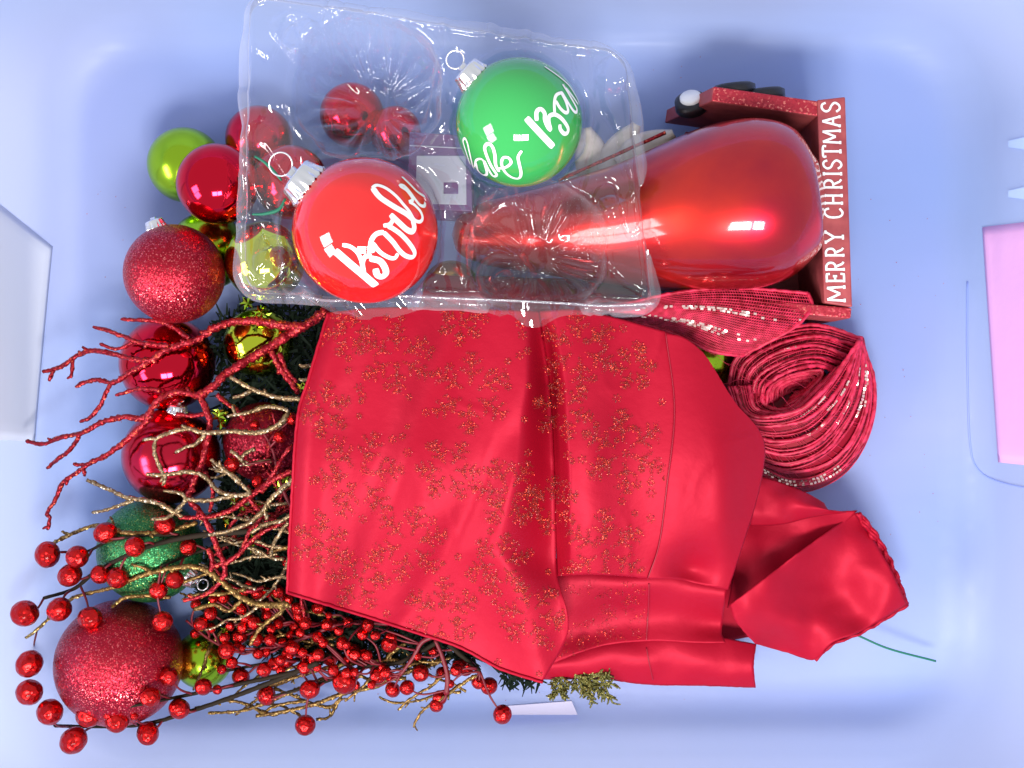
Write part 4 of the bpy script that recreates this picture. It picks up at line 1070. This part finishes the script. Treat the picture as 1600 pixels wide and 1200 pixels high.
spray('lower left berry spray curling around the largest red glitter ball', [
    (s8([(150, 1008), (400, 1015), (640, 1005), (840, 950), (1100, 860), (1420, 730)]), .040, M_stem, 4),
    (s8([(165, 590), (140, 700), (130, 830), (150, 1000)]), .034, M_redstem, 2.2),
    (s8([(560, 930), (760, 890), (1000, 840), (1371, 760)]), .040, M_stem, 3.5)],
    c8([(131, 735, 57), (131, 862, 57), (223, 950, 57), (400, 960, 57), (522, 990, 52), (328, 1077, 57), (660, 1045, 48), (673, 885, 43), (755, 793, 42), (800, 935, 45), (908, 837, 38), (970, 850, 22), (600, 970, 18), (480, 965, 20)]), .040, .052, 2)
spray('dense berry spray below the left corner of the red fabric', [
    (s8([(830, 540), (960, 640), (1100, 680), (1300, 640), (1500, 560)]), .036, M_redstem, 3),
    (s8([(990, 770), (1150, 740), (1300, 720), (1480, 700)]), .032, M_stem, 3.5),
    (s1([(10, 340), (200, 330), (450, 320), (600, 330)]), .030, M_redstem, 3)],
    c8([(1075, 793, 38), (1010, 675, 38), (1035, 730, 27), (1070, 613, 33), (1100, 530, 27), (895, 557, 32), (940, 575, 24), (1205, 628, 25), (1305, 665, 30), (1155, 690, 22), (1240, 555, 20), (1240, 410, 28), (1195, 415, 22), (1180, 755, 28), (990, 760, 22), (1250, 720, 25), (1080, 665, 16), (870, 600, 22), (1110, 380, 18)])
    + c1([(195, 290, 30), (100, 185, 28), (50, 190, 22), (140, 55, 22), (100, 330, 22), (65, 400, 28), (160, 435, 35), (110, 490, 22), (35, 535, 30), (10, 460, 26), (335, 330, 30), (410, 320, 25), (370, 360, 20), (325, 290, 16)]) + more(34, [(300, 930), (450, 925), (560, 970), (640, 1000), (600, 1030), (470, 1060), (370, 1020), (310, 980)], 6.5, 10.5, 8), .030, .048, 3)
spray('berry spray hanging below the lower edge of the red fabric', [
    (s1([(80, 650), (300, 590), (480, 520), (640, 500), (790, 420), (850, 380)]), .032, M_stem, 3.5),
    (s1([(800, 400), (830, 470), (855, 560), (850, 640)]), .036, M_redstem, 4.5),
    (s1([(640, 560), (700, 480), (740, 410), (800, 380)]), .036, M_redstem, 4),
    (s1([(1000, 540), (930, 480), (860, 420)]), .034, M_stem, 4)],
    c1([(220, 780, 46), (240, 620, 42), (45, 645, 38), (395, 587, 52), (545, 558, 38), (610, 622, 33), (675, 612, 33), (735, 548, 38), (820, 658, 33), (805, 692, 30), (935, 520, 40), (895, 535, 28), (990, 590, 28), (1040, 605, 38), (1100, 732, 42), (240, 480, 38), (332, 485, 32), (435, 455, 37), (495, 470, 25), (595, 418, 37), (385, 415, 28), (500, 335, 28), (475, 375, 25), (830, 545, 25), (290, 400, 18), (440, 545, 20), (580, 545, 26)])
    + c8([(1190, 875, 40), (1360, 700, 25)]) + more(22, [(420, 1000), (520, 985), (640, 1000), (740, 1035), (720, 1075), (600, 1070), (480, 1080), (420, 1060)], 6.5, 11, 9), .024, .040, 4)

# ------------------------------------------------------------------ dark garland under it all, partly filler added for shade in the gaps
gar = thing('shade_filler_garland', 'dark green pine garland with lime foil leaves, partly filler for the shade deep under the branches', 'garland', tuple(P(430, 760, 0)))
mb = MB(); rg = random.Random(21)
REG = [([(330, 480), (520, 480), (520, 900), (470, 930), (330, 880), (350, 700)], 3600), ([(300, 860), (520, 860), (780, 990), (800, 1020), (740, 1030), (620, 1035), (500, 1030), (330, 1000)], 3600), ([(775, 1050), (800, 1040), (850, 1058), (845, 1066), (790, 1068)], 90)]
for poly, cnt in REG:
    xs = [p[0] for p in poly]; ys = [p[1] for p in poly]; c = 0
    while c < cnt:
        x = rg.uniform(min(xs), max(xs)); y = rg.uniform(min(ys), max(ys))
        if not inpoly(x, y, poly): continue
        c += 1; z = rg.uniform(.004, .030); p = P(x, y, z)
        if pile_top(p.x, p.y) > z: continue
        a = rg.uniform(0, 6.28); el = rg.uniform(-.3, .6); L = rg.uniform(12, 26) * K
        d = Vector((math.cos(a) * math.cos(el), math.sin(a) * math.cos(el), math.sin(el))); s = Vector((-math.sin(a), math.cos(a), rg.uniform(-.5, .5))).normalized() * rg.uniform(.0007, .0013)
        e = p + d * L; e.z = max(.002, e.z)
        mb.add([p - s, p + s, e + s * .3, e - s * .3], [(0, 1, 2, 3)])
g = mb.build('needle_mass', M_needle, gar, False); g['kind'] = 'stuff'
for x, y, r, n in [(398, 492, 24, 9), (341, 655, 9, 2), (352, 815, 11, 2), (372, 790, 12, 3), (400, 800, 14, 4), (396, 845, 12, 2), (330, 935, 9, 2), (440, 760, 14, 3), (470, 600, 14, 3), (345, 640, 10, 2), (465, 800, 12, 3), (345, 990, 9, 2)]:
    for k in range(n):
        xx = x + rg.uniform(-r, r) * .8; yy = y + rg.uniform(-r, r) * .8; z = rg.uniform(.030, .042); c = P(xx, yy, z)
        c.z = max(c.z, pile_top(c.x, c.y) + .002)
        nrm = Vector((rg.gauss(0, .5), rg.gauss(0, .5), 1)).normalized(); t = nrm.orthogonal().normalized(); b = nrm.cross(t); a0 = rg.uniform(0, 6.28)
        nn = 6; R_ = rg.uniform(7, 13) * K
        V = [c + nrm * .0012] + [c + (t * math.cos(a0 + i * math.pi / nn) + b * math.sin(a0 + i * math.pi / nn)) * R_ * (1 if i % 2 else .5) for i in range(2 * nn)]
        mk('foil_leaf', V, [(0, 1 + i, 1 + (i + 1) % (2 * nn)) for i in range(2 * nn)], M_foil, gar, False)
# stray glitter shed on the bin floor
mb = MB(); rg = random.Random(99)
for _ in range(260):
    x, y = rg.uniform(90, 1500), rg.uniform(70, 1130); p = P(x, y, .0012)
    if math.hypot((x - 800) / 720, (y - 600) / 560) > 1.05: continue
    flake(mb, p, rg.uniform(.0002, .0004))
g = mb.build('stray_glitter', M_flake, None, False); g['kind'] = 'stuff'; g['label'] = 'tiny flecks of red glitter shed on the bin floor'; g['category'] = 'glitter'
# gold cedar sprig and green wire poking out from under the fabric
ced = thing('cedar_sprig', 'gold green cedar sprig poking out below the lower fold of the fabric', 'sprig', tuple(P(905, 1060, .02)))
mb = MB(); rg = random.Random(3)
def grow(x, y, z, a, L, r, dep):
    n = 6; pts = [(x, y, z)]
    for i in range(n):
        a += rg.uniform(-.12, .12); x += math.cos(a) * L / n; y += math.sin(a) * L / n; z = max(.004, z + rg.uniform(-.0012, .0012)); pts.append((x, y, z))
        if dep > 0 and i in (1, 2, 3, 4, 5):
            for sg in (-1, 1):
                if rg.random() < .85: grow(x, y, z, a + sg * rg.uniform(.5, .85), L * rg.uniform(.35, .5), r * .8, dep - 1)
    mb.tube([P(*p) for p in pts], [r * K * (1 - .3 * i / n) for i in range(n + 1)], 5, .15)
grow(890, 1040, .030, 1.05, 48, 2.6, 2); grow(900, 1040, .030, .75, 56, 2.6, 2); grow(880, 1045, .028, 1.9, 36, 2.4, 2)
mb.build('foliage', M_cedar, ced)
mb = MB(); mb.tube([P(*p) for p in cat([(1300, 975, .024), (1345, 995, .022), (1390, 1014, .020), (1462, 1033, .014)], 30)], .0007, 6)
tag(mb.build('green_wire', M_gthread, None, True, loc=P(1345, 995, .022)), 'thin green wire sticking out from under the fabric tail', 'wire')
